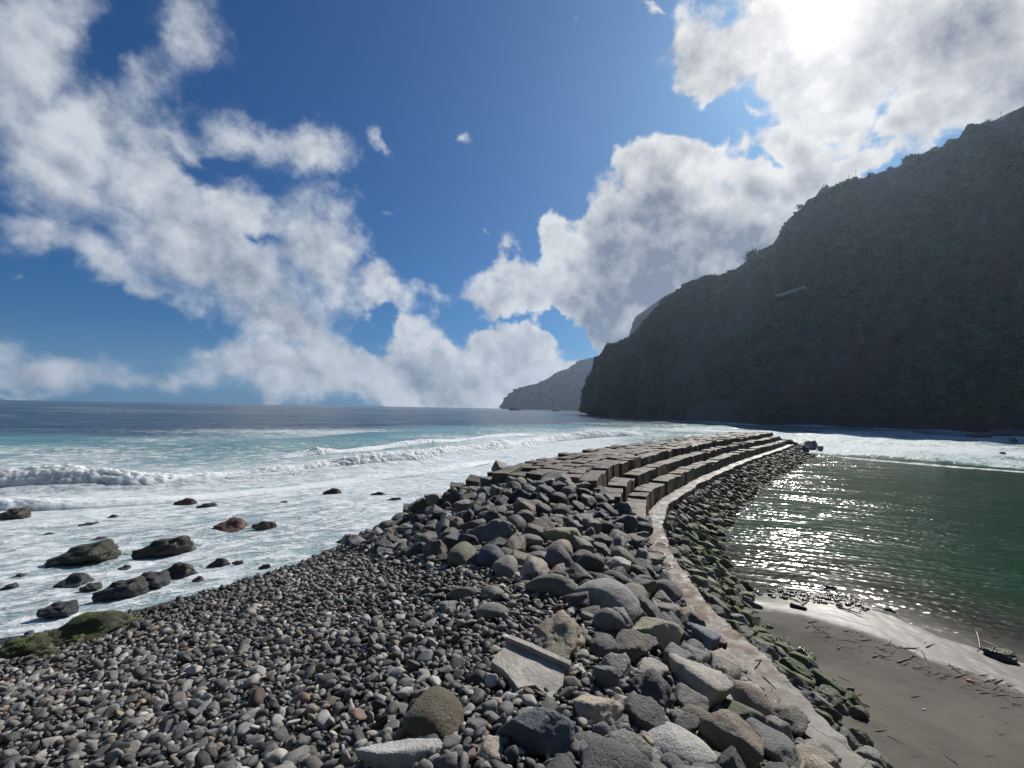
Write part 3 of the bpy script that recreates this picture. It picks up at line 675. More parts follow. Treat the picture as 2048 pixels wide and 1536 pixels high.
# ------------------------------------------------------------------ rocks
def tmpl(n, level, seed0, **kw):
    out = []
    for i in range(n):
        V, Fa = rock_shape(level, seed0 + i, **{k: (v[i % len(v)] if isinstance(v, list) else v) for k, v in kw.items()}); out.append((V, Fa))
    return out
ANG = tmpl(18, 4, 10, k=[12, 14, 17, 11], p=[70, 45, 100, 60], noise=.11, hmin=.56, hmax=.84, cap=.7)
RAG = tmpl(10, 4, 400, k=[10, 12, 9], p=[50, 80], noise=.26, hmin=.5, hmax=.8, cap=.8)
RND = tmpl(8, 4, 60, k=[12, 16], p=[7, 9, 6], noise=.04, hmin=.72)
ANG_L = tmpl(14, 3, 110, k=[11, 13, 15], p=[50, 35, 70], noise=.10, hmin=.56, hmax=.85, cap=.7)
PEBT = tmpl(16, 2, 200, k=[10, 12, 14], p=[10, 28, 18, 8], noise=.05, hmin=.6)
PEBT_L = tmpl(12, 1, 240, k=[10, 12], p=[12, 24], noise=.04, hmin=.6)
PEBT_H = tmpl(16, 3, 270, k=[10, 12, 14], p=[10, 28, 18, 8], noise=.05, hmin=.6)
MESHES = {}
def tm(kind, lst, i, mat):
    i = i % len(lst); key = (kind, i, mat.name)
    if key not in MESHES: MESHES[key] = mesh_np(kind, lst[i][0], lst[i][1], mat)
    return MESHES[key]
def rotm(ax, ay, az):
    ca, sa, cb_, sb, cc, sc = np.cos(ax), np.sin(ax), np.cos(ay), np.sin(ay), np.cos(az), np.sin(az)
    o = np.zeros(np.shape(ax) + (3, 3))
    o[..., 0, 0] = cc * cb_; o[..., 0, 1] = cc * sb * sa - sc * ca; o[..., 0, 2] = cc * sb * ca + sc * sa
    o[..., 1, 0] = sc * cb_; o[..., 1, 1] = sc * sb * sa + cc * ca; o[..., 1, 2] = sc * sb * ca - cc * sa
    o[..., 2, 0] = -sb; o[..., 2, 1] = cb_ * sa; o[..., 2, 2] = cb_ * ca
    return o
def merged(name, P, S, A, T, lst, mat, **props):
    """many rocks as one mesh: positions, scales, euler angles, tint rgba"""
    P, S, A, T = map(np.asarray, (P, S, A, T)); which = rng.integers(0, len(lst), len(P)); VV, FF, TT = [], [], []; nv = 0
    Rm = rotm(A[:, 0], A[:, 1], A[:, 2])
    for j in range(len(lst)):
        ix = np.nonzero(which == j)[0]
        if not len(ix): continue
        v, fa = lst[j]; q = v[None] * S[ix, None, :]; q = np.einsum('nij,nvj->nvi', Rm[ix], q) + P[ix, None, :]
        VV.append(q.reshape(-1, 3)); FF.append((fa[None] + (np.arange(len(ix)) * len(v))[:, None, None] + nv).reshape(-1, 3)); TT.append(np.repeat(T[ix], len(v), 0)); nv += len(ix) * len(v)
    return link(name, mesh_np(name, np.vstack(VV), np.vstack(FF), mat, attrs={'tint': np.vstack(TT)}), **props)
def scatter(cands, minfac=1.0, occ=None):
    """greedy dart throwing, cands rows x, y, radius in wanted order; returns kept indices"""
    cell = .5; gridd = occ if occ is not None else {}; keep = []
    for i, (x, y, r) in enumerate(cands):
        cx, cy = int(x // cell), int(y // cell); R_ = int((r + 1.1) // cell) + 1; ok = True
        for a in range(cx - R_, cx + R_ + 1):
            for b in range(cy - R_, cy + R_ + 1):
                for (x2, y2, r2) in gridd.get((a, b), ()):
                    if (x - x2) ** 2 + (y - y2) ** 2 < (minfac * (r + r2)) ** 2: ok = False; break
                if not ok: break
            if not ok: break
        if ok: gridd.setdefault((cx, cy), []).append((x, y, r)); keep.append(i)
    return keep
DARK = (.07, .07, .074); GREY = (.21, .21, .21); LGREY = (.36, .355, .34); TAN_ = (.22, .185, .135); BROWN = (.11, .08, .055); PURP = (.075, .07, .095); RED = (.20, .095, .06); BLUE = (.10, .115, .13); OLIVE = (.10, .085, .04)
HERO = [  # cx, cy, w, h (photo px), tint, moss(0-1), shape, label, short
    (1212, 1200, 138, 88, GREY, 0, 'r', 'big smooth rounded grey boulder, the largest round one on the ridge', 'the biggest round grey boulder'),
    (1217, 1250, 66, 62, (.13, .13, .13), 0, 'r', 'pitted round grey boulder touching the foot of the biggest smooth one', 'the pitted grey boulder'),
    (985, 1118, 62, 52, PURP, 0, 'r', 'purplish dark round boulder with a hollow in its shaded side', 'the purplish round boulder'),
    (1118, 1280, 116, 120, TAN_, 0, 'a', 'tan brown jagged slab of rock leaning below the round grey boulder', 'the tan jagged slab'),
    (865, 1440, 128, 118, (.085, .07, .042), .03, 'a', 'large olive brown boulder with black shaded sides among the pebbles', 'the large olive brown boulder'),
    (1197, 1428, 108, 76, (.36, .30, .24), 0, 'a', 'pinkish tan flat-topped block of rock below the concrete slab', 'the pinkish flat-topped rock'),
    (1068, 1475, 165, 95, BLUE, 0, 'a', 'broad blue-grey rough boulder at the foot of the picture', 'the broad blue-grey boulder'),
    (800, 1520, 190, 66, LGREY, 0, 'a', 'pale grey broad boulder cut by the bottom edge beside the olive one', 'the pale bottom-edge boulder'),
    (980, 1512, 62, 62, (.3, .26, .21), 0, 'a', 'small light tan boulder between the pale and blue-grey boulders', 'the light tan boulder'),
    (1355, 1500, 160, 92, (.33, .34, .32), 0, 'r', 'smooth pale green-grey boulder at the bottom edge with pebbles in front', 'the pale smooth bottom boulder'),
    (1400, 1375, 140, 110, (.30, .28, .24), 0, 'a', 'big angular boulder with one long pale sloping face toward the path', 'the pale-faced angular boulder'),
    (1300, 1390, 110, 95, (.05, .05, .055), 0, 'a', 'nearly black angular boulder with a broad flat front', 'the nearly black boulder'),
    (1250, 1512, 112, 80, (.17, .18, .165), 0, 'a', 'grey-green long slab lying with a straight groove at the bottom edge', 'the grooved grey-green slab'),
    (1262, 1296, 84, 70, (.10, .085, .07), 0, 'a', 'dark brown blocky boulder right of the tan jagged slab', 'the dark brown blocky boulder'),
    (1312, 1268, 110, 74, (.28, .26, .19), .1, 'a', 'greenish tan sloping slab right of the pitted grey boulder', 'the greenish tan slab'),
    (1070, 1140, 66, 60, (.24, .21, .165), 0, 'a', 'ridged tan rock standing on edge between round dark boulders', 'the ridged tan rock'),
    (1100, 1174, 100, 50, (.12, .12, .11), 0, 'a', 'low dark grey boulder behind the biggest round grey boulder', 'the low dark boulder'),
    (1180, 1132, 58, 52, (.06, .06, .065), 0, 'r', 'shiny dark egg-shaped boulder just above the biggest round grey one', 'the dark egg-shaped boulder'),
    (1118, 1120, 58, 56, (.09, .09, .10), 0, 'r', 'rounded slate grey boulder right of the ridged tan rock', 'the slate grey boulder'),
    (990, 1066, 108, 46, (.15, .15, .145), 0, 'a', 'flat-topped rough grey boulder across the upper mound', 'the flat rough boulder'),
    (1122, 1078, 80, 38, (.22, .21, .14), 0, 'a', 'yellowish flat boulder on the upper mound', 'the yellowish flat boulder'),
    (1058, 1086, 56, 34, (.14, .15, .13), 0, 'a', 'squat grey-green boulder left of the yellowish flat one', 'the squat grey-green boulder'),
    (925, 1112, 62, 56, (.12, .115, .08), .1, 'a', 'upright brownish boulder at the pebble edge left of the purplish one', 'the upright brownish boulder'),
    (898, 1216, 42, 40, (.14, .15, .145), 0, 'a', 'smooth greenish grey stone slab standing among the pebbles', 'the greenish grey stone'),
    (932, 1190, 66, 30, (.13, .125, .12), 0, 'r', 'long low grey stone above the small greenish slab', 'the long low grey stone'),
    (986, 1226, 68, 42, (.14, .14, .12), 0, 'r', 'wide flat dome-shaped stone in the pebbles', 'the flat dome stone'),
    (985, 1190, 50, 34, (.16, .15, .13), 0, 'r', 'small domed stone with pebbles heaped against it', 'the small domed stone'),
    (1212, 1362, 56, 60, (.10, .11, .12), 0, 'r', 'dark blue-grey cobble boulder with white pebbles on top', 'the dark cobble boulder'),
    (1412, 1278, 62, 66, (.11, .13, .15), 0, 'a', 'blue-grey leaning boulder at the left edge of the path', 'the blue-grey leaning boulder'),
    (1372, 1230, 60, 50, (.24, .21, .165), 0, 'a', 'tan-grey boulder beside the brown path bend', 'the tan-grey path boulder'),
    (1446, 1330, 74, 66, (.28, .25, .20), 0, 'a', 'grey-tan boulder beside the path left of its pale stretch', 'the grey-tan path boulder'),
    (1498, 1388, 66, 44, (.42, .34, .26), 0, 'a', 'pinkish cream block resting against the path edge', 'the pinkish cream block'),
    (1482, 1438, 110, 66, (.08, .085, .06), .2, 'a', 'dark mossy green boulder below the pinkish cream block', 'the dark mossy boulder'),
    (1535, 1492, 150, 80, (.13, .135, .13), 0, 'a', 'long dark grey boulder sloping down to the path at the bottom', 'the long dark grey boulder'),
    (1575, 1445, 90, 62, (.11, .10, .09), .1, 'a', 'dark jagged boulder between the long grey one and the path', 'the dark jagged boulder'),
    (1640, 1505, 90, 50, (.2, .2, .19), 0, 'a', 'angular grey boulder at the bottom against the path', 'the angular path-side boulder'),
    (1330, 1182, 70, 46, (.09, .085, .08), 0, 'a', 'dark steep rock wedged above the path after the puddles', 'the steep dark rock'),
    (1235, 1090, 50, 44, (.14, .13, .12), 0, 'a', 'grey angular boulder under the first step blocks', 'the grey step-foot boulder'),
    (1250, 1050, 52, 40, (.07, .07, .075), 0, 'r', 'dark shiny boulder below the nearest step block', 'the dark step-foot boulder'),
    (1395, 1440, 84, 56, (.10, .09, .07), .1, 'a', 'brown-streaked dark boulder above the pale smooth one', 'the brown-streaked boulder'),
    (1205, 1475, 46, 46, (.14, .145, .15), 0, 'r', 'small grey round boulder touching the flat-topped rock', 'the small grey round boulder'),
    (955, 1460, 50, 46, (.12, .13, .13), 0, 'a', 'smooth dark grey stone between the olive and blue-grey boulders', 'the smooth dark stone'),
]
def place_rock(cx, cy, w, h, tint, moss, shape, i, label, mat, name='boulder', group='boulders on the mound', sink=.25, yaw=None, tilt=.12, water=False):
    p = W(cx, cy + h * .5, 0.0) if water else hit(cx, cy + h * .42)
    dep = (p - CP) @ F; s = dep / FPX; hd = p[:2] / np.linalg.norm(p[:2]); phi = math.atan2(CAMZ - p[2], np.linalg.norm(p[:2]))
    ca_ = dep / math.hypot(*(p[:2])); Wd = w * s * 1.06 * ca_; hw = h * s; L = Wd * .8; Hh = (hw - L * math.sin(phi) * .75) / math.cos(phi)
    if shape == 'a' and Hh > .5 * Wd: L = min(1.5 * Wd, max(.6 * Wd, (hw - .5 * Wd * math.cos(phi)) / (.75 * math.sin(phi)))); Hh = (hw - L * math.sin(phi) * .75) / math.cos(phi)
    if Hh < .3 * Wd: L = max(.35 * Wd, min(L, (hw - .34 * Wd * math.cos(phi)) / max(math.sin(phi), .1))); Hh = max(.22 * Wd, (hw - L * math.sin(phi) * .75) / math.cos(phi))
    Hh = min(Hh, 1.0 * Wd) ; Hf = Hh / (1 - sink)
    c = np.array([p[0] + hd[0] * L * .42, p[1] + hd[1] * L * .42])
    base = 0.0 if water else float(gz_at(c[0], c[1]))
    z = base - sink * Hf + Hf / 2
    lst = RND if shape == 'r' else RAG if name in ('sea_rock', 'mossy_rock') or (name == 'boulder' and i in (3, 4, 11, 16, 22)) else ANG
    o = link(name, tm(name, lst, i * 5 + 3, mat), category='rock', group=group, label=label)
    a = math.atan2(hd[1], hd[0]) - math.pi / 2 if yaw is None else yaw
    o.location = (c[0], c[1], z); o.rotation_euler = (random.uniform(-tilt, tilt), random.uniform(-tilt, tilt), a); o.scale = (Wd, L, Hf)
    o.color = (*tint, 1 - moss); return (c[0], c[1], max(Wd, L) / 2, z)
occ = {}; heroes = []
for i, hr in enumerate(HERO):
    q = place_rock(*hr[:7], i, hr[7], M_ROCK_O); heroes.append((q[0], q[1], hr[8])); occ.setdefault((int(q[0] // .5), int(q[1] // .5)), []).append((q[0], q[1], q[2] * .85))

# broken concrete slab with a raised rim
p = hit(1058, 1380); sroot = bpy.data.objects.new('concrete_slab', None); COL.objects.link(sroot)
sroot['label'] = 'broken pale concrete slab with a raised rim lying among pebbles'; sroot['category'] = 'concrete slab'
sroot.location = (p[0], p[1] + .28, float(gz_at(p[0], p[1])) + .22); sroot.rotation_euler = (math.radians(7), math.radians(8), math.radians(-24))
def chunk(name, pts, z0, z1, seed, parent):
    bm = bmesh.new(); top = [bm.verts.new((x, y, z1)) for x, y in pts]; f_ = bm.faces.new(top)
    ex = bmesh.ops.extrude_face_region(bm, geom=[f_]); vs = [v for v in ex['geom'] if isinstance(v, bmesh.types.BMVert)]
    for v in vs: v.co.z = z0
    bmesh.ops.recalc_face_normals(bm, faces=bm.faces[:]); bmesh.ops.triangulate(bm, faces=bm.faces[:])
    bmesh.ops.subdivide_edges(bm, edges=bm.edges[:], cuts=4, use_grid_fill=True)
    for v in bm.verts:
        n = fbm(np.array([[v.co.x * 5 + seed, v.co.y * 5, v.co.z * 5], [v.co.y * 5, v.co.z * 5 + seed, v.co.x * 5], [v.co.z * 4, v.co.x * 4, v.co.y * 4 + seed]]), 3, seed)
        v.co.x += .022 * n[0]; v.co.y += .022 * n[1]; v.co.z += .022 * n[2]
    me = bpy.data.meshes.new(name); bm.to_mesh(me); bm.free(); me.materials.append(M_SLAB); return link(name, me, parent)
chunk('slab', [(-.62, .42), (.60, .36), (.68, -.05), (.60, -.42), (.25, -.30), (.02, -.52), (-.35, -.30), (-.66, -.22)], -.16, .0, 3, sroot)
chunk('rim', [(-.66, .40), (-.62, .52), (.66, .45), (.68, .35)], -.14, .10, 8, sroot)
heroes.append((p[0], p[1] + .28, 'the broken concrete slab')); occ.setdefault((int(p[0] // .5), int((p[1] + .28) // .5)), []).append((p[0], p[1] + .28, .55))

# tumbled concrete cubes at the sea side of the mound
for i, (cx, cy, w, zz_, rz, tl, lab) in enumerate([(822, 1018, 34, .55, .3, .15, 'reddish brown concrete cube tilted in the surf below the mound'),
        (915, 972, 32, 3.0, .2, .12, 'dark concrete cube tilted at the seaward shoulder of the mound'), (948, 958, 30, 3.5, -.2, .25, 'pale-edged concrete cube tipped over on top of the mound'),
        (992, 948, 36, 3.95, .1, -.1, 'flat concrete cube between the mound top and the deck'), (1000, 930, 26, 3.9, .5, .5, 'small upended concrete cube at the near seaward deck corner')]):
    o = link('tumbled_block', BT[i], category='block', group='tumbled concrete cubes', label=lab)
    pp = W(cx, cy, zz_); o.location = (pp[0], pp[1], zz_ - .35); o.rotation_euler = (tl, tl * .6, rz); k = w * ((pp - CP) @ F) / FPX / 1.3; o.scale = (k, k * .8, k * .75); o.color = (.8, .75, .7, 1)
    occ.setdefault((int(pp[0] // .5), int(pp[1] // .5)), []).append((pp[0], pp[1], .5))

# zones in the photograph
Z_MOUND = [(1215, 962), (1262, 1010), (1300, 1047), (1296, 1100), (1322, 1150), (1372, 1215), (1425, 1282), (1520, 1380), (1610, 1450), (1720, 1560), (1640, 1900), (1180, 1900), (1080, 1640), (1235, 1420), (1190, 1260), (1120, 1180),
           (1000, 1150), (900, 1130), (760, 1110), (690, 1090), (740, 1060), (830, 1012), (925, 955), (1030, 946)]
Z_PEB = [(690, 1088), (600, 1130), (480, 1165), (300, 1222), (200, 1240), (0, 1292), (-500, 1420), (-500, 2400), (1300, 2400), (1300, 1500), (1240, 1400), (1190, 1260), (1120, 1180), (1000, 1150), (900, 1125), (760, 1105)]
Z_MIX = [(900, 1100), (1210, 1230), (1450, 1400), (1620, 1600), (1500, 2000), (1000, 2000), (900, 1500), (850, 1200)]
def zone(x, y, z, poly):
    px, py, w = to_px(np.stack([x, y, z], 1)); return inpoly(px, py, poly) & (w > 1.2), px, py, w

# boulders of the mound
N = 26000
x = rng.uniform(-12, 12, N); y = rng.uniform(3.2, 33, N); z = gz_at(x, y)
im, px, py, w = zone(x, y, z, Z_MOUND)
s0, d0 = path_sd(x, y)
im &= (d0 > np.where(y < 14, .50, .62)) & ~((s0 > S_BLK) & (d0 < 10) & (d0 > -1)) & (z > .1)
x, y, z, px, py, w, d0 = [q[im] for q in (x, y, z, px, py, w, d0)]
rad = np.where(rng.random(len(x)) < np.where((px > 1230) & (w < 12), .55, .3), rng.uniform(.34, .58, len(x)), rng.uniform(.14, .36, len(x))); rad = np.minimum(rad, np.where(w < 11, np.where(px > 1230, .58, .34), 1))
od = np.argsort(-rad + rng.normal(size=len(x)) * .04)
keep = scatter([(x[i], y[i], rad[i]) for i in od], .70, occ); keep = od[keep]
B = [(x[i], y[i], z[i], rad[i], w[i], px[i], py[i]) for i in keep]
# seaward armour along the deck, round the tip and down the left flank
ex = []
for s in np.arange(S_BLK - 1, PLEN + 3, .8):
    for d in np.arange(9.9, 14.2, .85):
        q = path_at(min(s, PLEN), d + random.uniform(-.3, .3))
        if s > PLEN: q = q + TAN[-1] * (s - PLEN)
        ex.append((q[0] + random.uniform(-.3, .3), q[1] + random.uniform(-.3, .3)))
for a in np.arange(-.1, 1.01, .055):
    for rr_ in (.4, 1.3, 2.3, 3.4, 4.6, 5.8, 7.0):
        q = path_at(PLEN, -1.0 + a * 11) + TAN[-1] * rr_ * (1.2 - abs(a - .4)); ex.append((q[0] + random.uniform(-.4, .4), q[1] + random.uniform(-.4, .4)))
ex = np.array(ex); zx = gz_at(ex[:, 0], ex[:, 1]); pxx, pyy, wx = to_px(np.stack([ex[:, 0], ex[:, 1], zx], 1))
for i in range(len(ex)):
    if zx[i] > -.6: B.append((ex[i, 0], ex[i, 1], zx[i] + random.choice((.0, .1, .45)), random.uniform(.45, .85), wx[i], pxx[i], pyy[i]))
B.sort(key=lambda b: -(b[3] / b[4] if -60 < b[5] < 2110 and b[6] < 1570 else 0))
TINTS = [(DARK, 'black', 3.0), ((.12, .12, .124), 'dark grey', 3.0), ((.19, .19, .188), 'grey', 2.2), ((.16, .135, .11), 'brown-grey', 1.4), ((.23, .205, .165), 'tan', .6), ((.30, .30, .29), 'light grey', .9), (BLUE, 'blue-grey', .9), ((.085, .075, .10), 'purple-grey', .4)]
tw = np.array([a[2] for a in TINTS]); tw /= tw.sum()
cnt = {}; SP, SSc, SA, ST = [], [], [], []
hx = np.array([(a, b) for a, b, _ in heroes])
rest = 300 - len(HERO) - 6
for i, (x_, y_, z_, r_k, w_, px_, py_) in enumerate(B):
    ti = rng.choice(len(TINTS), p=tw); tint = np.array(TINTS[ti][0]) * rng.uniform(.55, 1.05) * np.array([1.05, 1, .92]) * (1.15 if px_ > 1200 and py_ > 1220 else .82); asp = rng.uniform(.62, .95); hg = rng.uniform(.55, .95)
    S_ = np.array([2 * r_k, 2 * r_k * asp, 2 * r_k * hg * .85]); an = (rng.normal() * .22, rng.normal() * .22, rng.uniform(0, 6.28)); zc = z_ + S_[2] * .22
    if i < rest:
        k = int(np.argmin((hx[:, 0] - x_) ** 2 + (hx[:, 1] - y_) ** 2)); dx, dy = x_ - hx[k, 0], y_ - hx[k, 1]
        if abs(dx) > abs(dy): dr = 'right of' if dx > 0 else 'left of'
        else: dr = 'beyond' if dy > 0 else 'in front of'
        far = math.hypot(dx, dy) > 3.2
        nm_ = heroes[k][2]
        if far: dr = 'further off ' + dr if dr[0] in 'rl' else 'far ' + dr
        if y_ > 33: nm_, dr = 'the seaward side of the deck', 'along'
        cnt.setdefault((k if y_ <= 33 else -1, dr), []).append(i); n_ = len(cnt[(k if y_ <= 33 else -1, dr)])
        size = 'large' if r_k > .42 else 'small' if r_k < .26 else 'medium'
        lab = f"{size} {TINTS[ti][1]} angular boulder, {ordn[n_ - 1]} largest {dr} {nm_}" if n_ > 1 else f"{size} {TINTS[ti][1]} angular boulder, largest {dr} {nm_}"
        lst = ANG if rng.random() < .78 else RND
        if lst is RND: lab = lab.replace('angular', 'rounded')
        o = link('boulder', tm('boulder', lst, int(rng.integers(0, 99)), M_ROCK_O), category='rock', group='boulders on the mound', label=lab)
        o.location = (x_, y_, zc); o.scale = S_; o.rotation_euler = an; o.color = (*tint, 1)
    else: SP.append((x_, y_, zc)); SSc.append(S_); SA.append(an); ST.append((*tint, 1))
# rubble filling the gaps under the boulders
N = 9000
x = rng.uniform(-12, 12, N); y = rng.uniform(3.2, 33, N); z = gz_at(x, y); im, px, py, w = zone(x, y, z, Z_MOUND); s0, d0 = path_sd(x, y)
im &= (d0 > .5) & ~((s0 > S_BLK) & (d0 < 10)) & (z > .1)
for i in np.nonzero(im)[0]:
    r_k = rng.uniform(.07, .2); ti = rng.choice(len(TINTS), p=tw)
    SP.append((x[i], y[i], z[i] + .05)); SSc.append((2 * r_k, 1.5 * r_k, 1.3 * r_k)); SA.append(tuple(rng.normal(size=2) * .5) + (rng.uniform(0, 6.3),)); ST.append((*(np.array(TINTS[ti][0]) * rng.uniform(.9, 1.7)), 1))
merged('rubble', SP, SSc, SA, ST, ANG_L, M_ROCK_A, kind='stuff')

# ------------------------------------------------------------------ pebbles
N = 230000
x = rng.uniform(-24, 5, N); y = rng.uniform(2.5, 30, N); z = gz_at(x, y)
im, px, py, w = zone(x, y, z, Z_PEB); im |= (zone(x, y, z, Z_MIX)[0] & (rng.random(N) < .5))
im |= (px < -200) & (z > .1) & (y < 22)
s0, d0 = path_sd(x, y); im &= (d0 > 1.0) & (z > -.05) & (px > -420) & (py < 1700)
x, y, z, px, py, w = [q[im] for q in (x, y, z, px, py, w)]
rad = np.clip(rng.lognormal(math.log(.056), .42, len(x)), .035, .19); od = np.argsort(-rad * (1 + .3 * rng.random(len(x))))
keep = od[scatter([(x[i], y[i], rad[i]) for i in od], .66, {k: [(a, b, c * .92) for a, b, c in v] for k, v in occ.items()})]
n = len(keep); PX = np.stack([x[keep], y[keep], z[keep]], 1); rr_ = rad[keep]; pw = w[keep]; ppx = px[keep]; ppy = py[keep]
asp = rng.uniform(.42, .92, n); hg = rng.uniform(.26, .62, n)
SC_ = np.stack([2 * rr_ * 1.1, 2 * rr_ * asp * 1.1, 2 * rr_ * hg * 1.1], 1)
AN = np.stack([rng.normal(size=n) * .38, rng.normal(size=n) * .38, rng.uniform(0, 6.28, n)], 1)
up = rng.random(n) < .08; AN[up, 0] += 1.2
PX[:, 2] += SC_[:, 2] * .3 + rng.uniform(0, .09, n)
base = [((.15, .15, .152), 'dark grey', .26), ((.29, .29, .285), 'mid grey', .33), ((.46, .46, .445), 'pale grey', .22), ((.07, .07, .072), 'black', .10), ((.28, .235, .18), 'tan', .05), ((.22, .145, .115), 'reddish', .02), ((.19, .21, .18), 'greenish', .02)]
bi = rng.choice(len(base), size=n, p=np.array([b[2] for b in base])); TT = np.array([base[i][0] for i in bi]) * rng.uniform(.16, .74, n)[:, None] * np.array([1.04, 1.0, .93]); TT = np.c_[TT, np.ones(n)]
TT[:, :3] *= np.clip(.25 + PX[:, 2:3] * .62, .3, 1)      # wave-wetted stones low on the beach are darker
inv = (ppx > 0) & (ppx < 2048) & (ppy < 1536); key = np.where(inv, rr_ / pw, 0); big = np.argsort(-key)[:300]; isb = np.zeros(n, bool); isb[big] = True
for j in big:
    o = link('pebble', tm('pebble', PEBT_H, int(rng.integers(0, 99)), M_PEB_O), category='pebble', group='pebbles of the beach',
             label=f"rounded {base[bi[j]][1]} pebble lying loose among thousands of others on the beach")
    o.location = PX[j]; o.scale = SC_[j]; o.rotation_euler = AN[j]; o.color = TT[j]
nearp = ~isb & (pw < 13); farp = ~isb & ~nearp
merged('pebbles', PX[nearp], SC_[nearp], AN[nearp], TT[nearp], PEBT, M_PEB_A, kind='stuff')
merged('small_pebbles', PX[farp], SC_[farp], AN[farp], TT[farp], PEBT_L, M_PEB_A, kind='stuff')
print('pebbles', n, 'boulders', len(B))

# ------------------------------------------------------------------ mossy riprap on the lagoon side
cand = []
for _ in range(16000):
    s = random.uniform(6, PLEN + 1); yy = path_at(min(s, PLEN))[1]
    wmax = .8 if yy < 9.5 else 1.1 if yy < 11.5 else 2.6 if yy < 20 else 3.6
    if yy < 11.5 and random.random() < .82: continue
    d = -random.uniform(.68, wmax + .4); q = path_at(min(s, PLEN), d); cand.append((q[0], q[1], random.uniform(.16, .40) * (1.1 if yy > 13 else .8), d, yy))
cand.sort(key=lambda c: -c[2] * random.uniform(.8, 1.2))
kp = scatter([c[:3] for c in cand], .74, {})
RR = []
for i in kp:
    c = cand[i]; z_ = float(gz_at(c[0], c[1])); p_ = to_px((c[0], c[1], z_)); RR.append((*c[:3], z_, c[3], c[4], p_[0][0], p_[1][0], p_[2][0]))
RR.sort(key=lambda b: -(b[2] / b[8]))
SP, SSc, SA, ST = [], [], [], []; nn = 0; cl = {}
LM = [(W(1330, 1115, 2.2), 'the puddles on the path'), (W(1312, 1040, 2.2), 'the first step block'), (W(1400, 1196, 2.2), 'the brown path bend'), (W(1600, 1330, .6), 'the upper end of the sand'), (W(1700, 1440, .8), 'the lying log'), (W(1640, 1520, 1.0), 'the bottom of the path')]
for (x_, y_, r_k, z_, d_, yy, px_, py_, w_) in RR:
    mossy = float(np.clip(.85 - z_ * .34 + rng.normal() * .28, 0, 1)) * (1.0 if yy > 12 else .5); tint = np.array([DARK, (.10, .10, .10), (.085, .08, .06), (.18, .18, .175)][int(rng.integers(0, 4))]) * rng.uniform(.8, 1.2)
    S_ = np.array([2 * r_k, 2 * r_k * rng.uniform(.55, .8), 2 * r_k * rng.uniform(.45, .75)]); tdir = np.interp(yy, [0, 30, 95], [0, .5, .7])
    an = (rng.normal() * .2, .35 + rng.normal() * .18, -tdir + rng.normal() * .5)
    if nn < 300 and px_ < 2080 and py_ < 1560:
        if w_ < 30:
            k = int(np.argmin([np.hypot(l[0][0] - x_, l[0][1] - y_) for l in LM])); cl[k] = cl.get(k, 0) + 1; size = 'large' if r_k > .3 else 'small'
            lab = f"{'green mossy' if mossy > .45 else 'bare dark'} {size} riprap rock, {ordn[cl[k] - 1]} largest near {LM[k][1]}"
        else: lab = f"{'green mossy' if mossy > .45 else 'bare dark'} riprap rock on the lagoon slope beyond the first step block"
        nn += 1; o = link('riprap_rock', tm('riprap_rock', ANG, int(rng.integers(0, 99)), M_ROCK_O), category='rock', group='riprap rocks between path and lagoon', label=lab)
        o.location = (x_, y_, z_ + S_[2] * .28); o.scale = S_; o.rotation_euler = an; o.color = (*tint, 1 - mossy)
    else: SP.append((x_, y_, z_ + S_[2] * .28)); SSc.append(S_); SA.append(an); ST.append((*tint, 1 - mossy))
for _ in range(2600):
    s = random.uniform(6, PLEN); d = -random.uniform(.6, 3.6); q = path_at(s, d)
    if q[1] < 13 and d < -1.6: continue
    r_k = random.uniform(.06, .15); SP.append((q[0], q[1], float(gz_at(q[0], q[1])) + .04)); SSc.append((2 * r_k, 1.4 * r_k, 1.1 * r_k)); SA.append((random.gauss(0, .4), random.gauss(0, .4), random.uniform(0, 6))); ST.append((.09, .088, .08, .6))
merged('riprap_rubble', SP, SSc, SA, ST, ANG_L, M_ROCK_A, kind='stuff')
# wet stones where the lagoon laps the sand
Zs = [(1440, 1090), (1520, 1100), (1600, 1150), (1720, 1195), (1740, 1225), (1620, 1205), (1520, 1195), (1470, 1150)]
x = rng.uniform(8, 22, 6000); y = rng.uniform(16, 34, 6000); z = gz_at(x, y); im = zone(x, y, np.maximum(z, 0), Zs)[0] & (z > -.35)
ix = np.nonzero(im)[0][:650]; r_k = rng.uniform(.04, .15, len(ix))
merged('shingle', np.stack([x[ix], y[ix], z[ix] + r_k * .4], 1), np.stack([2.2 * r_k, 1.6 * r_k, 1.0 * r_k], 1), np.c_[rng.normal(size=(len(ix), 2)) * .3, rng.uniform(0, 6, len(ix))], np.tile((.07, .066, .06, 1.), (len(ix), 1)), PEBT, rock_mat('wet_shingle', 'attr', (.12, .4), .4), kind='stuff')

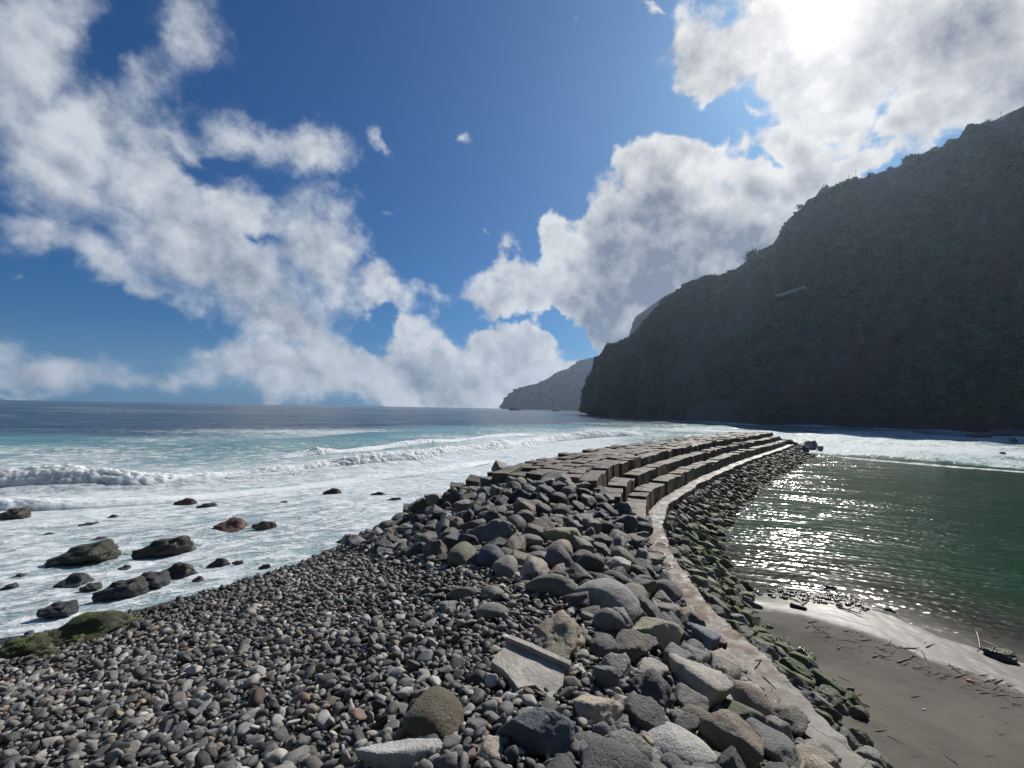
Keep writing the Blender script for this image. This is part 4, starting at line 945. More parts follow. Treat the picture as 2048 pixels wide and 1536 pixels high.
# ------------------------------------------------------------------ rocks standing in the surf
RB = (.13, .07, .045)
SEA = [(30, 1027, 74, 32, (.08, .06, .035), .15, 'brown-green rock in the foam at the left edge of the picture'), (372, 1003, 52, 17, RB, 0, 'red-brown rock near the white roller'),
       (415, 1012, 44, 8, DARK, 0, 'thin dark rock awash beside the red-brown one'), (463, 1049, 80, 38, (.19, .095, .07), 0, 'big reddish boulder in the middle of the surf'),
       (530, 1051, 54, 24, (.17, .12, .08), 0, 'tan-brown pointed rock right of the reddish boulder'), (665, 982, 40, 14, RB, 0, 'red-brown rock farthest right near the roller'),
       (566, 1005, 22, 8, DARK, 0, 'tiny dark rock awash left of the farthest red-brown rock'), (757, 988, 34, 10, (.07, .06, .055), 0, 'low dark rock left of the breakwater mound'),
       (790, 999, 32, 11, (.11, .075, .055), 0, 'low brown rock nearest the breakwater mound'), (225, 1034, 30, 12, GREY, 0, 'foam-washed grey rock far out in the surf'),
       (180, 1050, 46, 7, DARK, 0, 'flat dark rock awash left of the grey one'), (95, 1070, 40, 6, DARK, 0, 'thin flat rock awash above the olive slab'),
       (172, 1106, 158, 62, (.05, .045, .028), .2, 'large olive slab-shaped rock sloping up out of the foam'), (197, 1079, 46, 9, DARK, 0, 'small dark rock behind the olive slab'),
       (332, 1094, 132, 48, (.045, .04, .038), .1, 'long black rounded rock right of the olive slab'), (146, 1161, 86, 38, DARK, 0, 'dark domed rock below the olive slab'),
       (183, 1174, 50, 24, (.09, .085, .08), 0, 'small grey rock touching the dark domed one'), (250, 1135, 32, 14, DARK, 0, 'small dark rock between slab and long ridge'),
       (246, 1178, 120, 50, DARK, 0, 'long black ridge of rock running down to the pebbles'), (352, 1142, 90, 38, (.05, .05, .052), 0, 'upper shiny end of the long black ridge rock'),
       (300, 1160, 96, 50, DARK, 0, 'middle hump of the long black ridge rock'), (436, 1126, 50, 22, DARK, 0, 'dark rock in foam just off the pebbles'), (476, 1125, 26, 11, (.12, .09, .08), 0, 'small reddish rock beside the dark one off the pebbles'),
       (396, 1158, 26, 15, DARK, 0, 'small dark rock at the foam edge near the ridge'), (118, 1219, 92, 46, (.06, .065, .07), 0, 'smooth dark wet rock in blue shallow foam'),
       (36, 1152, 34, 10, DARK, 0, 'flat dark rock at far left below the surf'), (20, 1173, 40, 14, DARK, 0, 'flat dark rock at the left edge above the mossy ledge'),
       (160, 1240, 60, 14, DARK, .1, 'small wet rock above the mossy ledge'), (530, 1133, 26, 12, DARK, 0, 'wet black stone at the pebble shoreline'), (690, 1080, 44, 16, (.2, .17, .14), 0, 'pale tan rock at the waterline under the mound')]
for i, q in enumerate(SEA): place_rock(q[0], q[1], q[2], q[3] * .88, tuple(c * (.55 if i in (3, 4) else .42) for c in q[4]), q[5], 'a', i + 40, q[6], M_WET_O if i not in (3, 1, 5) else M_ROCK_O, name='sea_rock', group='rocks standing in the surf', water=True, sink=.38, tilt=.15)
for (cx, cy, w_, h_, lab) in [(165, 1262, 250, 66, 'long flat mossy green rock ledge where the pebbles meet the foam'), (40, 1300, 150, 50, 'dark green mossy ledge at the left edge among pebbles'), (85, 1312, 90, 22, 'low bright green mossy rock among the pebbles'), (150, 1282, 50, 30, 'small mossy rock on the flat green ledge')]:
    place_rock(cx, cy, w_, h_, (.045, .042, .028), .62, 'a', int(cx), lab, M_ROCK_O, name='mossy_rock', group='mossy rocks at the pebble shore', sink=.3, tilt=.05)
# rocks in the lagoon, at the tip and under the cliff
for (cx, cy, w_, h_, ms, lab) in [(1610, 1312, 56, 30, .8, 'round mossy rock at the top corner of the sand'), (2000, 1311, 72, 28, .6, 'mossy low rock on the wet sand at the right edge'), (2040, 1238, 40, 26, 0, 'dark rock standing in the lagoon shallows at the right edge'),
                                  (1660, 1175, 26, 14, 0, 'dark rock at the lagoon waterline'), (1780, 1222, 28, 10, 0, 'low dark stone awash by the sand'), (1652, 1404, 36, 16, 0, 'dark jagged stone on the sand beside the path')]:
    place_rock(cx, cy, w_, h_, DARK, ms, 'a', int(cx), lab, M_WET_O, name='shore_rock', group='rocks around the lagoon beach', sink=.25)
for (cx, cy, w_, h_, lab) in [(1622, 888, 26, 18, 'black boulder at the tip of the breakwater'), (1640, 895, 14, 10, 'last small black boulder off the breakwater tip'), (2005, 906, 14, 6, 'small dark rock in the white water right of the tip'), (2025, 879, 22, 9, 'square dark rock under the cliff at the right edge'),
                              (1960, 872, 60, 6, 'long flat dark reef under the cliff'), (2020, 868, 90, 8, 'flat dark reef at the right edge under the cliff')]:
    place_rock(cx, cy, w_, h_, DARK, 0, 'a', int(cx), lab, M_WET_O, name='reef_rock', group='dark rocks near the bay mouth', water=True, sink=.3)

# ------------------------------------------------------------------ puddles, driftwood, small things
def disc(name, rx, ry, seed, mat, zt, inner=0.0):
    n = 40; V = []; ang = np.linspace(0, 2 * math.pi, n, endpoint=False); w_ = 1 + .07 * np.array([math.sin(a * 2 + seed) + .6 * math.sin(a * 5 + seed * 2) for a in ang])
    ro = np.stack([np.cos(ang) * rx * w_, np.sin(ang) * ry * w_, np.full(n, zt)], 1)
    if inner:
        wi = inner * (1 + .07 * np.sin(ang * 7 + seed)); mid = ro * np.stack([(1 + wi) / 2] * 2 + [np.ones(n)], 1); mid[:, 2] = zt + .012
        ri = ro * np.stack([wi, wi, np.ones(n)], 1); V = np.vstack([ro, mid, ri]); i = np.arange(n); j = (i + 1) % n
        Fa = np.vstack([np.stack([i + k * n, j + k * n, j + (k + 1) * n, i + (k + 1) * n], 1) for k in (0, 1)])
        return mesh_np(name, V, Fa, mat)
    V = np.vstack([ro, [[0, 0, zt]]]); i = np.arange(n); Fa = np.stack([i, (i + 1) % n, np.full(n, n)], 1); return mesh_np(name, V, Fa, mat)
m, t = new_mat('puddle_water'); pbsdf(t, Base_Color=(.13, .085, .055), Roughness=.12, IOR=1.33); M_PUD = m
m, t = new_mat('dried_salt'); g = t.node('ShaderNodeNewGeometry'); pbsdf(t, Base_Color=t.mix(t.noise(g.outputs['Position'], 20, 4), (.35, .32, .28), (.75, .73, .7)), Roughness=.8); M_SALT = m
for cx, cy, rx, ry, lab in [(1328, 1131, .26, .42, 'shallow puddle with a white salt ring on the brown path'), (1314, 1108, .3, .5, 'shallow pale-edged puddle farther up the path'), (1322, 1090, .2, .4, 'narrow puddle at the path edge by the rocks')]:
    pp = W(cx, cy, 2.2); e = bpy.data.objects.new('puddle', None); COL.objects.link(e); e.location = (pp[0], pp[1], 2.225); e['label'] = lab; e['category'] = 'puddle'; e['group'] = 'puddles on the path'
    link('water_film', disc('water_film', rx, ry, cx, M_PUD, .006), e); link('salt_ring', disc('salt_ring', rx * 1.12, ry * 1.12, cx, M_SALT, .008, .84), e)

def stick_mesh(name, seed, mat, n=9, bend=.12, r0=.045, fork=False):
    r = random.Random(seed); V, Fa = [], []
    def tube(p0, dr, L, ra):
        b0 = len(V); k = 7; p = Vector(p0); d = Vector(dr).normalized()
        for i in range(n):
            u_ = i / (n - 1); rad = ra * (1 - .55 * u_) * (1 + r.uniform(-.12, .12)) * (.35 if i in (0, n - 1) else 1); q = d.to_track_quat('Z', 'Y')
            for j in range(k):
                a = 2 * math.pi * j / k; V.append(p + q @ Vector((math.cos(a) * rad, math.sin(a) * rad, 0)))
            p = p + d * L / (n - 1); d = (d + Vector((r.uniform(-bend, bend), r.uniform(-bend, bend), r.uniform(-bend, bend) * .25))).normalized()
        for i in range(n - 1):
            for j in range(k):
                a, b = b0 + i * k + j, b0 + i * k + (j + 1) % k; Fa.append((a, b, b + k, a + k))
        Fa.append(tuple(b0 + j for j in range(k))[::-1]); Fa.append(tuple(b0 + (n - 1) * k + j for j in range(k)))
    tube((-.5, 0, 0), (1, 0, 0), 1.0, r0)
    if fork:
        tube((-.1, 0, 0), (.6, .7, .25), .4, r0 * .6); tube((.2, 0, 0), (.7, -.7, .2), .3, r0 * .5); tube((.3, 0, 0), (.5, .4, .7), .35, r0 * .45)
    me = bpy.data.meshes.new(name); me.from_pydata([v[:] for v in V], [], Fa); me.materials.append(mat)
    for p_ in me.polygons: p_.use_smooth = True
    return me
STK = [stick_mesh('driftwood_stick', i, M_WOOD if i % 3 else M_WOOD_D, bend=.1 + .03 * (i % 4), r0=.02 + .012 * (i % 3)) for i in range(9)]
BRN = [stick_mesh('driftwood_branch', 40 + i, M_WOOD_D if i % 2 else M_WOOD, bend=.2, r0=.035, fork=True) for i in range(4)]
# single pieces: px, py, length px, screen angle, kind, label
def lay(name, me, cx, cy, lpx, ang, lab, grp, thick=1.0, lift=.02, cat='driftwood'):
    a0 = hit(cx, cy); th_ = math.radians(ang); a1 = hit(cx + math.cos(th_) * lpx / 2, cy + math.sin(th_) * lpx / 2); b1 = hit(cx - math.cos(th_) * lpx / 2, cy - math.sin(th_) * lpx / 2)
    dv = a1 - b1; L = float(np.linalg.norm(dv[:2])); o = link(name, me, category=cat, group=grp, label=lab)
    o.location = (a0[0], a0[1], float(gz_at(a0[0], a0[1])) + .035 + lift); o.rotation_euler = (random.uniform(0, 6), -math.asin(max(-.5, min(.5, dv[2] / max(L, .01)))), math.atan2(dv[1], dv[0])) if name == 'driftwood_stick' else (0, 0, math.atan2(dv[1], dv[0]))
    o.scale = (L, min(L, 1.2) * thick, min(L, 1.2) * thick); return o
for i, (cx, cy, l, a, th_, me, lab) in enumerate([(1895, 1520, 56, 36, .8, STK[4], 'long pale stick lying alone on the lower sand'), (1858, 1502, 24, 30, .8, STK[1], 'short pale stick left of the long lower one'), (1720, 1411, 44, 20, 2.0, STK[2], 'thick curved dark stick beside the lying log'),
        (1760, 1225, 36, 14, 1.4, STK[5], 'dark stick lying on the wet sand'), (1783, 1482, 24, 28, 1, STK[7], 'pair-forming pale stick on the lower sand'), (1815, 1300, 52, 4, 1, STK[4], 'long thin stick in the debris line'), (1706, 1285, 40, 8, 1, STK[8], 'thin stick in the middle of the wet sand'),
        (1577, 1286, 22, 80, 1.4, STK[4], 'pale curved stick propped against the mossy riprap'), (1538, 1402, 40, 50, 1.2, STK[2], 'dark stick lying along the pale path'), (1518, 1352, 16, -20, 1.2, STK[4], 'pale bone-like stick on the path')]):
    lay('driftwood_stick', me, cx, cy, l, a, lab, 'driftwood on the sand', th_, lift=.0 if cx > 1540 else .35)
for i, (cx, cy, l, a, lab) in enumerate([(1585, 1200, 44, 10, 'forked branch sticking up behind the small log on the wet sand'), (1700, 1225, 60, 18, 'tangle of branches at the edge of the wet sand'), (1610, 1208, 30, -40, 'twisted branch rising from the small log'), (1965, 1290, 60, 60, 'branch in the shallows leading to the mossy rock'), (1640, 1262, 36, 25, 'small branching twig on the middle sand')]):
    lay('driftwood_branch', BRN[i % 4], cx, cy, l, a, lab, 'driftwood on the sand', 1.2, lift=.05, cat='branch')
LOG = stick_mesh('log', 77, M_WOOD_D, bend=.05, r0=.17)
lay('log', LOG, 1597, 1218, 36, 12, 'short dark log lying on the wet sand with branches behind', 'logs on the sand', 1.3, lift=.05, cat='log'); lay('log', LOG, 1659, 1403, 46, 32, 'short thick dark log on the sand beside the path', 'logs on the sand', 1.3, lift=.05, cat='log')
Z_DEB = [(1600, 1235), (1700, 1262), (1800, 1290), (1900, 1330), (2048, 1380), (2048, 1420), (1950, 1390), (1830, 1345), (1720, 1310), (1640, 1290)]; nn = 0; reg = {}
QUAD = [(1700, 'upper left stretch'), (1800, 'middle left stretch'), (1900, 'middle right stretch'), (2100, 'right edge stretch')]
while nn < 240:
    if nn < 190: cx, cy = random.uniform(1600, 2048), random.uniform(1235, 1420)
    else: cx, cy = random.uniform(1650, 2040), random.uniform(1270, 1530)
    if nn < 190 and not inpoly(np.array(cx), np.array(cy), Z_DEB): continue
    rg = next(n_ for lim, n_ in QUAD if cx < lim); zone_ = ('debris line' if nn < 190 else 'open sand'); reg[(rg, zone_)] = reg.get((rg, zone_), 0) + 1
    lay('driftwood_stick', STK[nn % 9], cx, cy, random.uniform(7, 26), random.gauss(12, 22), f"thin {'dark' if nn % 9 % 3 == 0 else 'pale'} twig scattered in the {rg} of the {zone_}", 'driftwood on the sand', random.uniform(.7, 1.1), lift=.012); nn += 1
for cx, cy, mt, nm_, lab, r_k in [(1941, 1367, M_BRICK, 'brick_piece', 'orange brick fragment among the driftwood', .09), (1330, 1292, M_BRICK, 'brick_piece', 'orange-red brick fragment wedged between boulders', .1), (1715, 1268, M_PALE, 'pale_stone', 'small pale stone in the driftwood line', .035), (1677, 1393, M_PALE, 'pale_stone', 'small pale stone near the dark log', .045), (1848, 1423, M_PALE, 'pale_stone', 'small pale stone alone on the open sand', .04)]:
    pp = hit(cx, cy); V_, F_ = rock_shape(2, cx, k=6, p=18, noise=.02); o = link(nm_, mesh_np(nm_, V_, F_, mt), category='brick' if mt is M_BRICK else 'stone', label=lab); o.location = (pp[0], pp[1], float(gz_at(pp[0], pp[1])) + .05 + (.42 if cx < 1400 else 0)); o.scale = (2.4 * r_k, 1.5 * r_k, 1.2 * r_k); o.rotation_euler = (.1, .1, cx)

# ------------------------------------------------------------------ cliffs
def loft(secs_b, secs_r, n_u, n_v, amp, seed, prof=.16, back=70.0):
    """secs_b: base xy, secs_r: ridge xyz; the face between plus a back slope"""
    def rs(A, n):
        A = np.array(A, float); u_ = np.linspace(0, len(A) - 1, n); return np.stack([np.interp(u_, np.arange(len(A)), A[:, k]) for k in range(A.shape[1])], 1)
    B_ = rs(secs_b, n_u); Rg = rs(secs_r, n_u)
    v_ = np.linspace(0, 1, n_v); P_ = np.zeros((n_u, n_v + 14, 3))
    for j, vv_ in enumerate(v_):
        hf_ = vv_ + prof * math.sin(math.pi * vv_)       # convex face
        P_[:, j, :2] = B_ + (Rg[:, :2] - B_) * vv_; P_[:, j, 2] = -2 + (Rg[:, 2] + 2) * min(hf_, 1.0) if hf_ < 1 else Rg[:, 2]
        P_[:, j, 2] = -2 + (Rg[:, 2] + 2) * (vv_ * (1 + prof) if vv_ < .5 else 1 - (1 - vv_) * (1 - prof))
    out = Rg[:, :2] - B_; out /= np.linalg.norm(out, axis=1)[:, None]
    for j in range(14):
        k = (j + 1) / 14; P_[:, n_v + j, :2] = Rg[:, :2] + out * back * k; P_[:, n_v + j, 2] = Rg[:, 2] * (1 - .25 * k) - 2 * k
    du = np.gradient(P_, axis=0); dv = np.gradient(P_, axis=1); N_ = np.cross(du, dv); N_ /= np.linalg.norm(N_, axis=2)[..., None] + 1e-9
    if N_[..., 2].mean() < 0: N_ = -N_
    lim = np.clip(np.minimum(v_ * 12, (1 - v_) * 9 + .12), 0, 1); lim = np.r_[lim, np.full(14, .4)][None, :]
    q = P_ * np.array([1, 1, .40])
    disp = amp * (fbm(q / (amp * 6), 3, seed) * 1.3 + .55 * (1 - 2 * np.abs(fbm(q / (amp * 2.2), 4, seed + 7))) + .35 * fbm(P_ / (amp * .6), 4, seed + 3))
    if amp > 10:
        gq = P_ * np.array([.022, .022, .006]); disp = disp + 1.5 * amp * (.35 - np.abs(fbm(gq, 3, seed + 20)) * 1.6) + .5 * amp * (.3 - np.abs(fbm(P_ * np.array([.07, .07, .02]), 3, seed + 21)))
    P_ = P_ + N_ * (disp * lim)[..., None]
    P_[:, 1:n_v + 10, 2] += .09 * amp * fbm(P_[:, 1:n_v + 10] / (amp * .5), 3, seed + 5)
    return P_, N_
def zr(px, py, dep): return WD(px, py, dep)
cb_w = [W(1176, 830)[:2], W(1177, 830)[:2], W(1186, 830)[:2], W(1215, 831)[:2], W(1290, 836)[:2], W(1400, 842.5)[:2], W(1500, 848)[:2], W(1640, 851.5)[:2], W(1760, 856)[:2], W(1900, 862)[:2], W(2048, 867)[:2], (330, 190), (380, 120), (440, 30)]
rd_w = [zr(1177, 806, 712), zr(1181, 765, 708), zr(1206, 735, 700), zr(1226, 692, 680), zr(1300, 630, 620), zr(1385, 578, 560), zr(1500, 515, 500), zr(1600, 425, 450), zr(1750, 350, 400), zr(1900, 285, 360), zr(2048, 218, 330), (520, 290, 285), (640, 200, 330), (760, 60, 330)]
# refine the ridge with the small steps of its outline
fine = [(1177, 806), (1179, 785), (1181, 765), (1193, 750), (1204, 736), (1210, 716), (1216, 705), (1228, 692), (1250, 683), (1266, 672), (1280, 652), (1300, 631), (1318, 612), (1335, 598), (1350, 588), (1372, 582), (1388, 570), (1420, 558), (1450, 549), (1475, 536), (1497, 522), (1515, 505), (1545, 487), (1562, 462), (1575, 445), (1592, 425), (1610, 410), (1635, 392),
        (1652, 380), (1675, 372), (1697, 361), (1730, 355), (1760, 346), (1790, 336), (1830, 320), (1850, 308), (1880, 298), (1903, 285), (1935, 268), (1960, 255), (1990, 243), (2015, 230), (2048, 216)]
rxk = np.array([to_px(r)[0][0] for r in rd_w[:11]]); rdp = np.array([r[1] for r in rd_w[:11]])
b_arr = np.array(cb_w); r_fine, b_fine = [], []
for (px_, py_) in fine:
    dep = float(np.interp(px_, rxk, rdp)); r_fine.append(zr(px_, py_, dep)); u_ = float(np.interp(px_, rxk, np.arange(11))); b_fine.append([np.interp(u_, np.arange(len(b_arr)), b_arr[:, k]) for k in (0, 1)])
r_fine += rd_w[11:]; b_fine += cb_w[11:]
# spread parameter evenly by distance
def redis(b, r, n):
    r = np.array([list(q) for q in r], float); b = np.array([list(q) for q in b], float); s = np.r_[0, np.cumsum(np.linalg.norm(np.diff(r, axis=0), axis=1) * .5 + np.linalg.norm(np.diff(b, axis=0), axis=1) * .5)]
    u_ = np.linspace(0, s[-1], n); return np.stack([np.interp(u_, s, b[:, k]) for k in (0, 1)], 1), np.stack([np.interp(u_, s, r[:, k]) for k in (0, 1, 2)], 1)
b2, r2 = redis(b_fine, r_fine, 620)
CLP, CLN = loft(b2, r2, 620, 230, 12.0, 71)
clf = mesh_np('cliff', CLP.reshape(-1, 3), grid_faces(*CLP.shape[:2]), M_CLIFF)
link('cliff_hill', clf, kind='structure')
# scrub over the face
def scrub(name, P_, N_, n, smin, smax, seed, jmax):
    r = np.random.default_rng(seed); nu, nv_ = P_.shape[0], jmax; a = r.uniform(0, nu - 1.01, n * 2); b = r.uniform(4, nv_ - 1.01, n * 2); i = a.astype(int); j = b.astype(int); fa, fb_2 = (a - i)[:, None], (b - j)[:, None]
    p_ = (P_[i, j] * (1 - fa) + P_[i + 1, j] * fa) * (1 - fb_2) + (P_[i, j + 1] * (1 - fa) + P_[i + 1, j + 1] * fa) * fb_2; nn_ = N_[i, j]
    dn = fbm(p_ * np.array([.03, .03, .02]), 4, seed); keep = (dn > -.12) & (p_[:, 2] > 7) & (r.random(n * 2) < np.clip(.6 + dn * 2, .1, 1)); keep = np.nonzero(keep)[0][:n]; p_, nn_ = p_[keep], nn_[keep]; m_ = len(p_)
    v, fa_ = ico(1); s = (smin + (smax - smin) * r.random(m_) ** 2.5)[:, None] * r.uniform(.7, 1.3, (m_, 3)); s[:, 2] *= .8
    q = v[None] * s[:, None] * (1 + r.uniform(-.38, .38, (m_, len(v), 1))) + p_[:, None] + nn_[:, None] * s[:, None, :1] * .25
    F_ = (fa_[None] + (np.arange(m_) * len(v))[:, None, None]).reshape(-1, 3)
    return link(name, mesh_np(name, q.reshape(-1, 3), F_, M_SCRUB, smooth=False), kind='stuff')
scrub('scrub_vegetation', CLP, CLN, 60000, .45, 2.2, 5, 232)

# trees standing out on the ridge
def tree(px_, py_, hpx, lab, seed):
    dep = float(np.interp(px_, rxk, rdp)); g0 = WD(px_, py_ + 2, dep); s = ((g0 - CP) @ F) / FPX; Ht = hpx * s; e = bpy.data.objects.new('ridge_tree', None); COL.objects.link(e); e.location = g0 - np.array([0, 0, Ht * .15])
    e['label'] = lab; e['category'] = 'tree'; e['group'] = 'trees on the ridge'; r = np.random.default_rng(seed)
    tk = stick_mesh('trunk', seed, M_POLE, bend=.08, r0=.05); o = link('trunk', tk, e); o.rotation_euler = (0, -math.pi / 2, 0); o.scale = (Ht * .7, Ht * .5, Ht * .5); o.location = (0, 0, Ht * .35)
    n = 260; c = r.normal(size=(n, 3)) * np.array([.26, .26, .15]) * Ht; c[:, 2] += Ht * .74 + .12 * Ht * np.sin(c[:, 0] / Ht * 9); v, fa_ = ico(1); sz = r.uniform(.03, .085, (n, 1, 1)) * Ht
    q = v[None] * sz * (1 + r.uniform(-.4, .4, (n, len(v), 1))) + c[:, None]
    link('crown', mesh_np('crown', q.reshape(-1, 3), (fa_[None] + (np.arange(n) * len(v))[:, None, None]).reshape(-1, 3), M_SCRUB, smooth=False), e)
for i, (a, b, h_, lab) in enumerate([(1504, 515, 15, 'dark round tree on the ridge where it steepens'), (1498, 520, 11, 'smaller tree left of the round ridge tree'), (1415, 560, 9, 'small tree on the lower ridge'), (1427, 556, 8, 'tiny bush tree right of the lower ridge tree'), (1460, 546, 7, 'low tree midway along the lower ridge'),
        (1378, 575, 8, 'leftmost little tree on the ridge'), (1600, 418, 9, 'bushy tree on the steep shoulder'), (1650, 382, 10, 'bushy tree below the utility poles'), (1820, 323, 13, 'round-headed tree on the upper ridge'), (1812, 326, 9, 'smaller tree left of the round-headed one'), (1834, 318, 9, 'bushy tree right of the round-headed one'),
        (1870, 301, 8, 'low tree on the upper ridge slope'), (1900, 287, 9, 'tree at the ridge step near the top'), (1938, 266, 8, 'small tree high on the ridge'), (1975, 248, 8, 'highest small tree left of the last pole'), (1740, 352, 7, 'low bush right of the utility poles'), (1780, 340, 7, 'thin tree between poles and round-headed tree')]): tree(a, b, h_ * 1.25, lab, 300 + i)
def pole(px_, py_, hpx, lab):
    dep = float(np.interp(px_, rxk, rdp)); g0 = WD(px_, py_, dep); s = ((g0 - CP) @ F) / FPX; Ht = hpx * s; e = bpy.data.objects.new('utility_pole', None); COL.objects.link(e); e.location = g0 - np.array([0, 0, 1.0]); e['label'] = lab; e['category'] = 'utility pole'; e['group'] = 'utility poles on the ridge'
    for nm_, dims, z_ in (('mast', (.28, .28, Ht + 1), (Ht + 1) / 2), ('crossarm', (1.8, .16, .2), Ht - .3)):
        bm = bmesh.new(); bmesh.ops.create_cone(bm, cap_ends=True, segments=8, radius1=.5, radius2=.36 if nm_ == 'mast' else .5, depth=1) if nm_ == 'mast' else bmesh.ops.create_cube(bm, size=1)
        for v in bm.verts: v.co.x *= dims[0]; v.co.y *= dims[1]; v.co.z *= dims[2]
        me = bpy.data.meshes.new(nm_); bm.to_mesh(me); bm.free(); me.materials.append(M_POLE); o = link(nm_, me, e); o.location = (0, 0, z_)
for a in [(1698, 363, 14, 'shorter utility pole of the pair on the ridge'), (1712, 360, 21, 'taller utility pole of the pair on the ridge'), (1730, 356, 9, 'small utility post right of the pair'), (2002, 238, 17, 'utility pole near the top of the ridge')]: pole(*a)
# pale retaining wall of the old road across the face
def face_hit(px_, py_):
    Pn = CLP[:, 3:230].reshape(-1, 3); a, b, w = to_px(Pn); k = (a - px_) ** 2 + (b - py_) ** 2; return Pn[int(np.argmin(k))]
A_, B_2 = face_hit(1551, 592), face_hit(1610, 573)
dirv = B_2 - A_; L_ = np.linalg.norm(dirv); bm = bmesh.new(); bmesh.ops.create_cube(bm, size=1)
for v in bm.verts: v.co.x *= L_; v.co.y *= 5.0; v.co.z *= 2.2
bmesh.ops.subdivide_edges(bm, edges=bm.edges[:], cuts=5, use_grid_fill=True)
for v in bm.verts: v.co.z += .5 * math.sin(v.co.x * .35) * .5
me = bpy.data.meshes.new('retaining_wall'); bm.to_mesh(me); bm.free(); me.materials.append(M_PALE)
o = link('retaining_wall', me, category='wall', label='pale retaining wall of a road slanting across the cliff face'); o.location = (A_ + B_2) / 2; o.rotation_euler = Vector(dirv).to_track_quat('X', 'Z').to_euler()

# unseen hill added behind the camera to block skylight on the rocks
hb = [(760, 60), (430, -60), (180, -90), (40, -60), (-60, -46), (-150, -40), (-300, -60), (-600, -140)]
hr_ = [(900, 0, 330), (620, -330, 330), (280, -370, 330), (60, -330, 330), (-110, -320, 320), (-260, -300, 320), (-420, -280, 300), (-760, -300, 260)]
b9, r9 = redis(hb, hr_, 200); HBP, HBN = loft(b9, r9, 200, 70, 12.0, 33)
link('unseen_sky_blocker_hill', mesh_np('sky_blocker', HBP.reshape(-1, 3), grid_faces(*HBP.shape[:2]), M_CLIFF), kind='structure')

# farther headlands
def headland(name, pts, dep0, dep1, back, amp, seed, nu=260, nv_=70, slope=.55):
    r_, b_ = [], []
    n = len(pts)
    for i, (px_, py_) in enumerate(pts):
        dep = dep0 + (dep1 - dep0) * i / (n - 1); q = zr(px_, py_, dep); r_.append(q); b_.append((q[0] - q[2] * slope * .55 - 4, q[1] - q[2] * slope))
    b3, r3 = redis(b_, r_, nu); P_, N_ = loft(b3, r3, nu, nv_, amp, seed, back=back); link(name, mesh_np(name, P_.reshape(-1, 3), grid_faces(*P_.shape[:2]), M_CLIFF_F), kind='structure')
headland('far_headland_hill', [(1006, 815), (1010, 806), (1016, 797), (1022, 788), (1032, 778), (1052, 772), (1080, 766), (1096, 757), (1111, 748), (1113, 744), (1135, 738), (1150, 728), (1160, 722), (1180, 716), (1195, 713), (1214, 708), (1260, 695), (1320, 680), (1400, 660)], 3300, 3000, 500, 24, 91)
headland('middle_headland_hill', [(1232, 760), (1252, 700), (1259, 672), (1266, 648), (1271, 634), (1282, 626), (1330, 592), (1400, 560)], 1500, 1350, 250, 8, 95)
for (cx, cy, w_, h_, lab) in [(1031, 818, 26, 6, 'low dark sea stack off the far headland'), (1112, 817, 16, 6, 'small rock off the far headland with foam')]:
    q = WD(cx, cy + 2, 1500); o = link('sea_stack', tm('sea_stack', ANG, cx, M_CLIFF_F), category='rock', group='sea stacks', label=lab); s = 1500 / FPX; o.location = (q[0], q[1], 1.5); o.scale = (w_ * s, w_ * s * .6, h_ * s * 1.6)

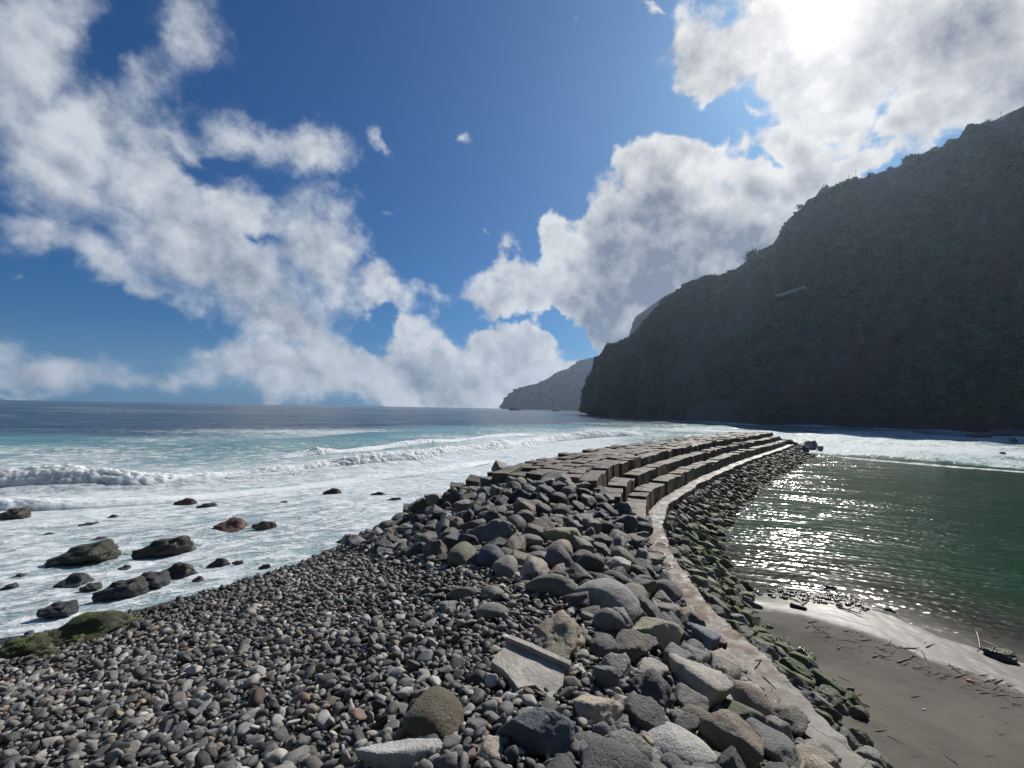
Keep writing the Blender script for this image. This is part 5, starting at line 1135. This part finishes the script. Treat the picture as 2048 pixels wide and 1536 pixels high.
# gull over the bay
e = bpy.data.objects.new('seagull', None); COL.objects.link(e); q = WD(1716, 652, 150); e.location = q; e['label'] = 'tiny white gull flying in front of the dark cliff'; e['category'] = 'gull'
V_, F_ = rock_shape(2, 5, k=4, p=4, noise=0); o = link('body', mesh_np('body', V_ * np.array([.5, .16, .15]), F_, M_WHITE), e)
wm = np.array([(.1, 0, 0), (-.1, 0, 0), (.12, .35, .12), (-.06, .38, .12), (-.05, .72, .02), (.1, 0, .02), (-.1, 0, .02), (.12, .35, .14), (-.06, .38, .14), (-.05, .72, .03)])
wf = [(0, 1, 3, 2), (2, 3, 4, 4), (5, 7, 8, 6), (7, 9, 8, 8)]
for sgn in (1, -1):
    me = bpy.data.meshes.new('wing'); me.from_pydata((wm * np.array([1, sgn, 1])).tolist(), [], [(0, 1, 3, 2), (2, 3, 4), (5, 7, 8, 6), (7, 9, 8), (0, 2, 7, 5), (2, 4, 9, 7), (1, 6, 8, 3), (3, 8, 9, 4)]); me.materials.append(M_WHITE); link('wing', me, e)

# wind-blown spray hanging at the foot of the cliff
m = bpy.data.materials.new('spray_mist'); m.use_nodes = True; t = NT(m.node_tree); pv = t.node('ShaderNodeVolumePrincipled'); ou = t.node('ShaderNodeOutputMaterial')
pv.inputs['Color'].default_value = (.92, .92, .95, 1); pv.inputs['Density'].default_value = .005; pv.inputs['Anisotropy'].default_value = .3
t.l.new(pv.outputs[0], ou.inputs['Volume'])
SV, SF, nv = [], [], 0
for px_, dep, rx, ry, rz_ in ((1330, 520, 26, 50, 22), (1400, 420, 24, 46, 20), (1450, 360, 26, 40, 12), (1250, 600, 20, 50, 14)):
    q = WD(px_, 830, dep); d_, f_ = ico(4); SV.append(d_ * np.array([rx, ry, rz_]) * (1 + .25 * fbm(d_ * 1.7 + px_, 3, px_))[:, None] + np.array([q[0], q[1], rz_ * .55])); SF.append(f_)
for i, (a, b) in enumerate(zip(SV, SF)): link('spray_mist', mesh_np('spray_mist', a, b, m), kind='stuff')

# ------------------------------------------------------------------ air
bm = bmesh.new(); bmesh.ops.create_cube(bm, size=1)
for v in bm.verts: v.co.x *= 8800; v.co.y = v.co.y * 4900 + 1900; v.co.z = v.co.z * 375 + 180
me = bpy.data.meshes.new('haze'); bm.to_mesh(me); bm.free()
m = bpy.data.materials.new('haze_air'); m.use_nodes = True; t = NT(m.node_tree); pv = t.node('ShaderNodeVolumePrincipled'); ou = t.node('ShaderNodeOutputMaterial')
pv.inputs['Color'].default_value = (.62, .78, 1, 1); pv.inputs['Density'].default_value = .000075; pv.inputs['Anisotropy'].default_value = .6
t.l.new(pv.outputs[0], ou.inputs['Volume']); me.materials.append(m); link('haze', me, kind='stuff')
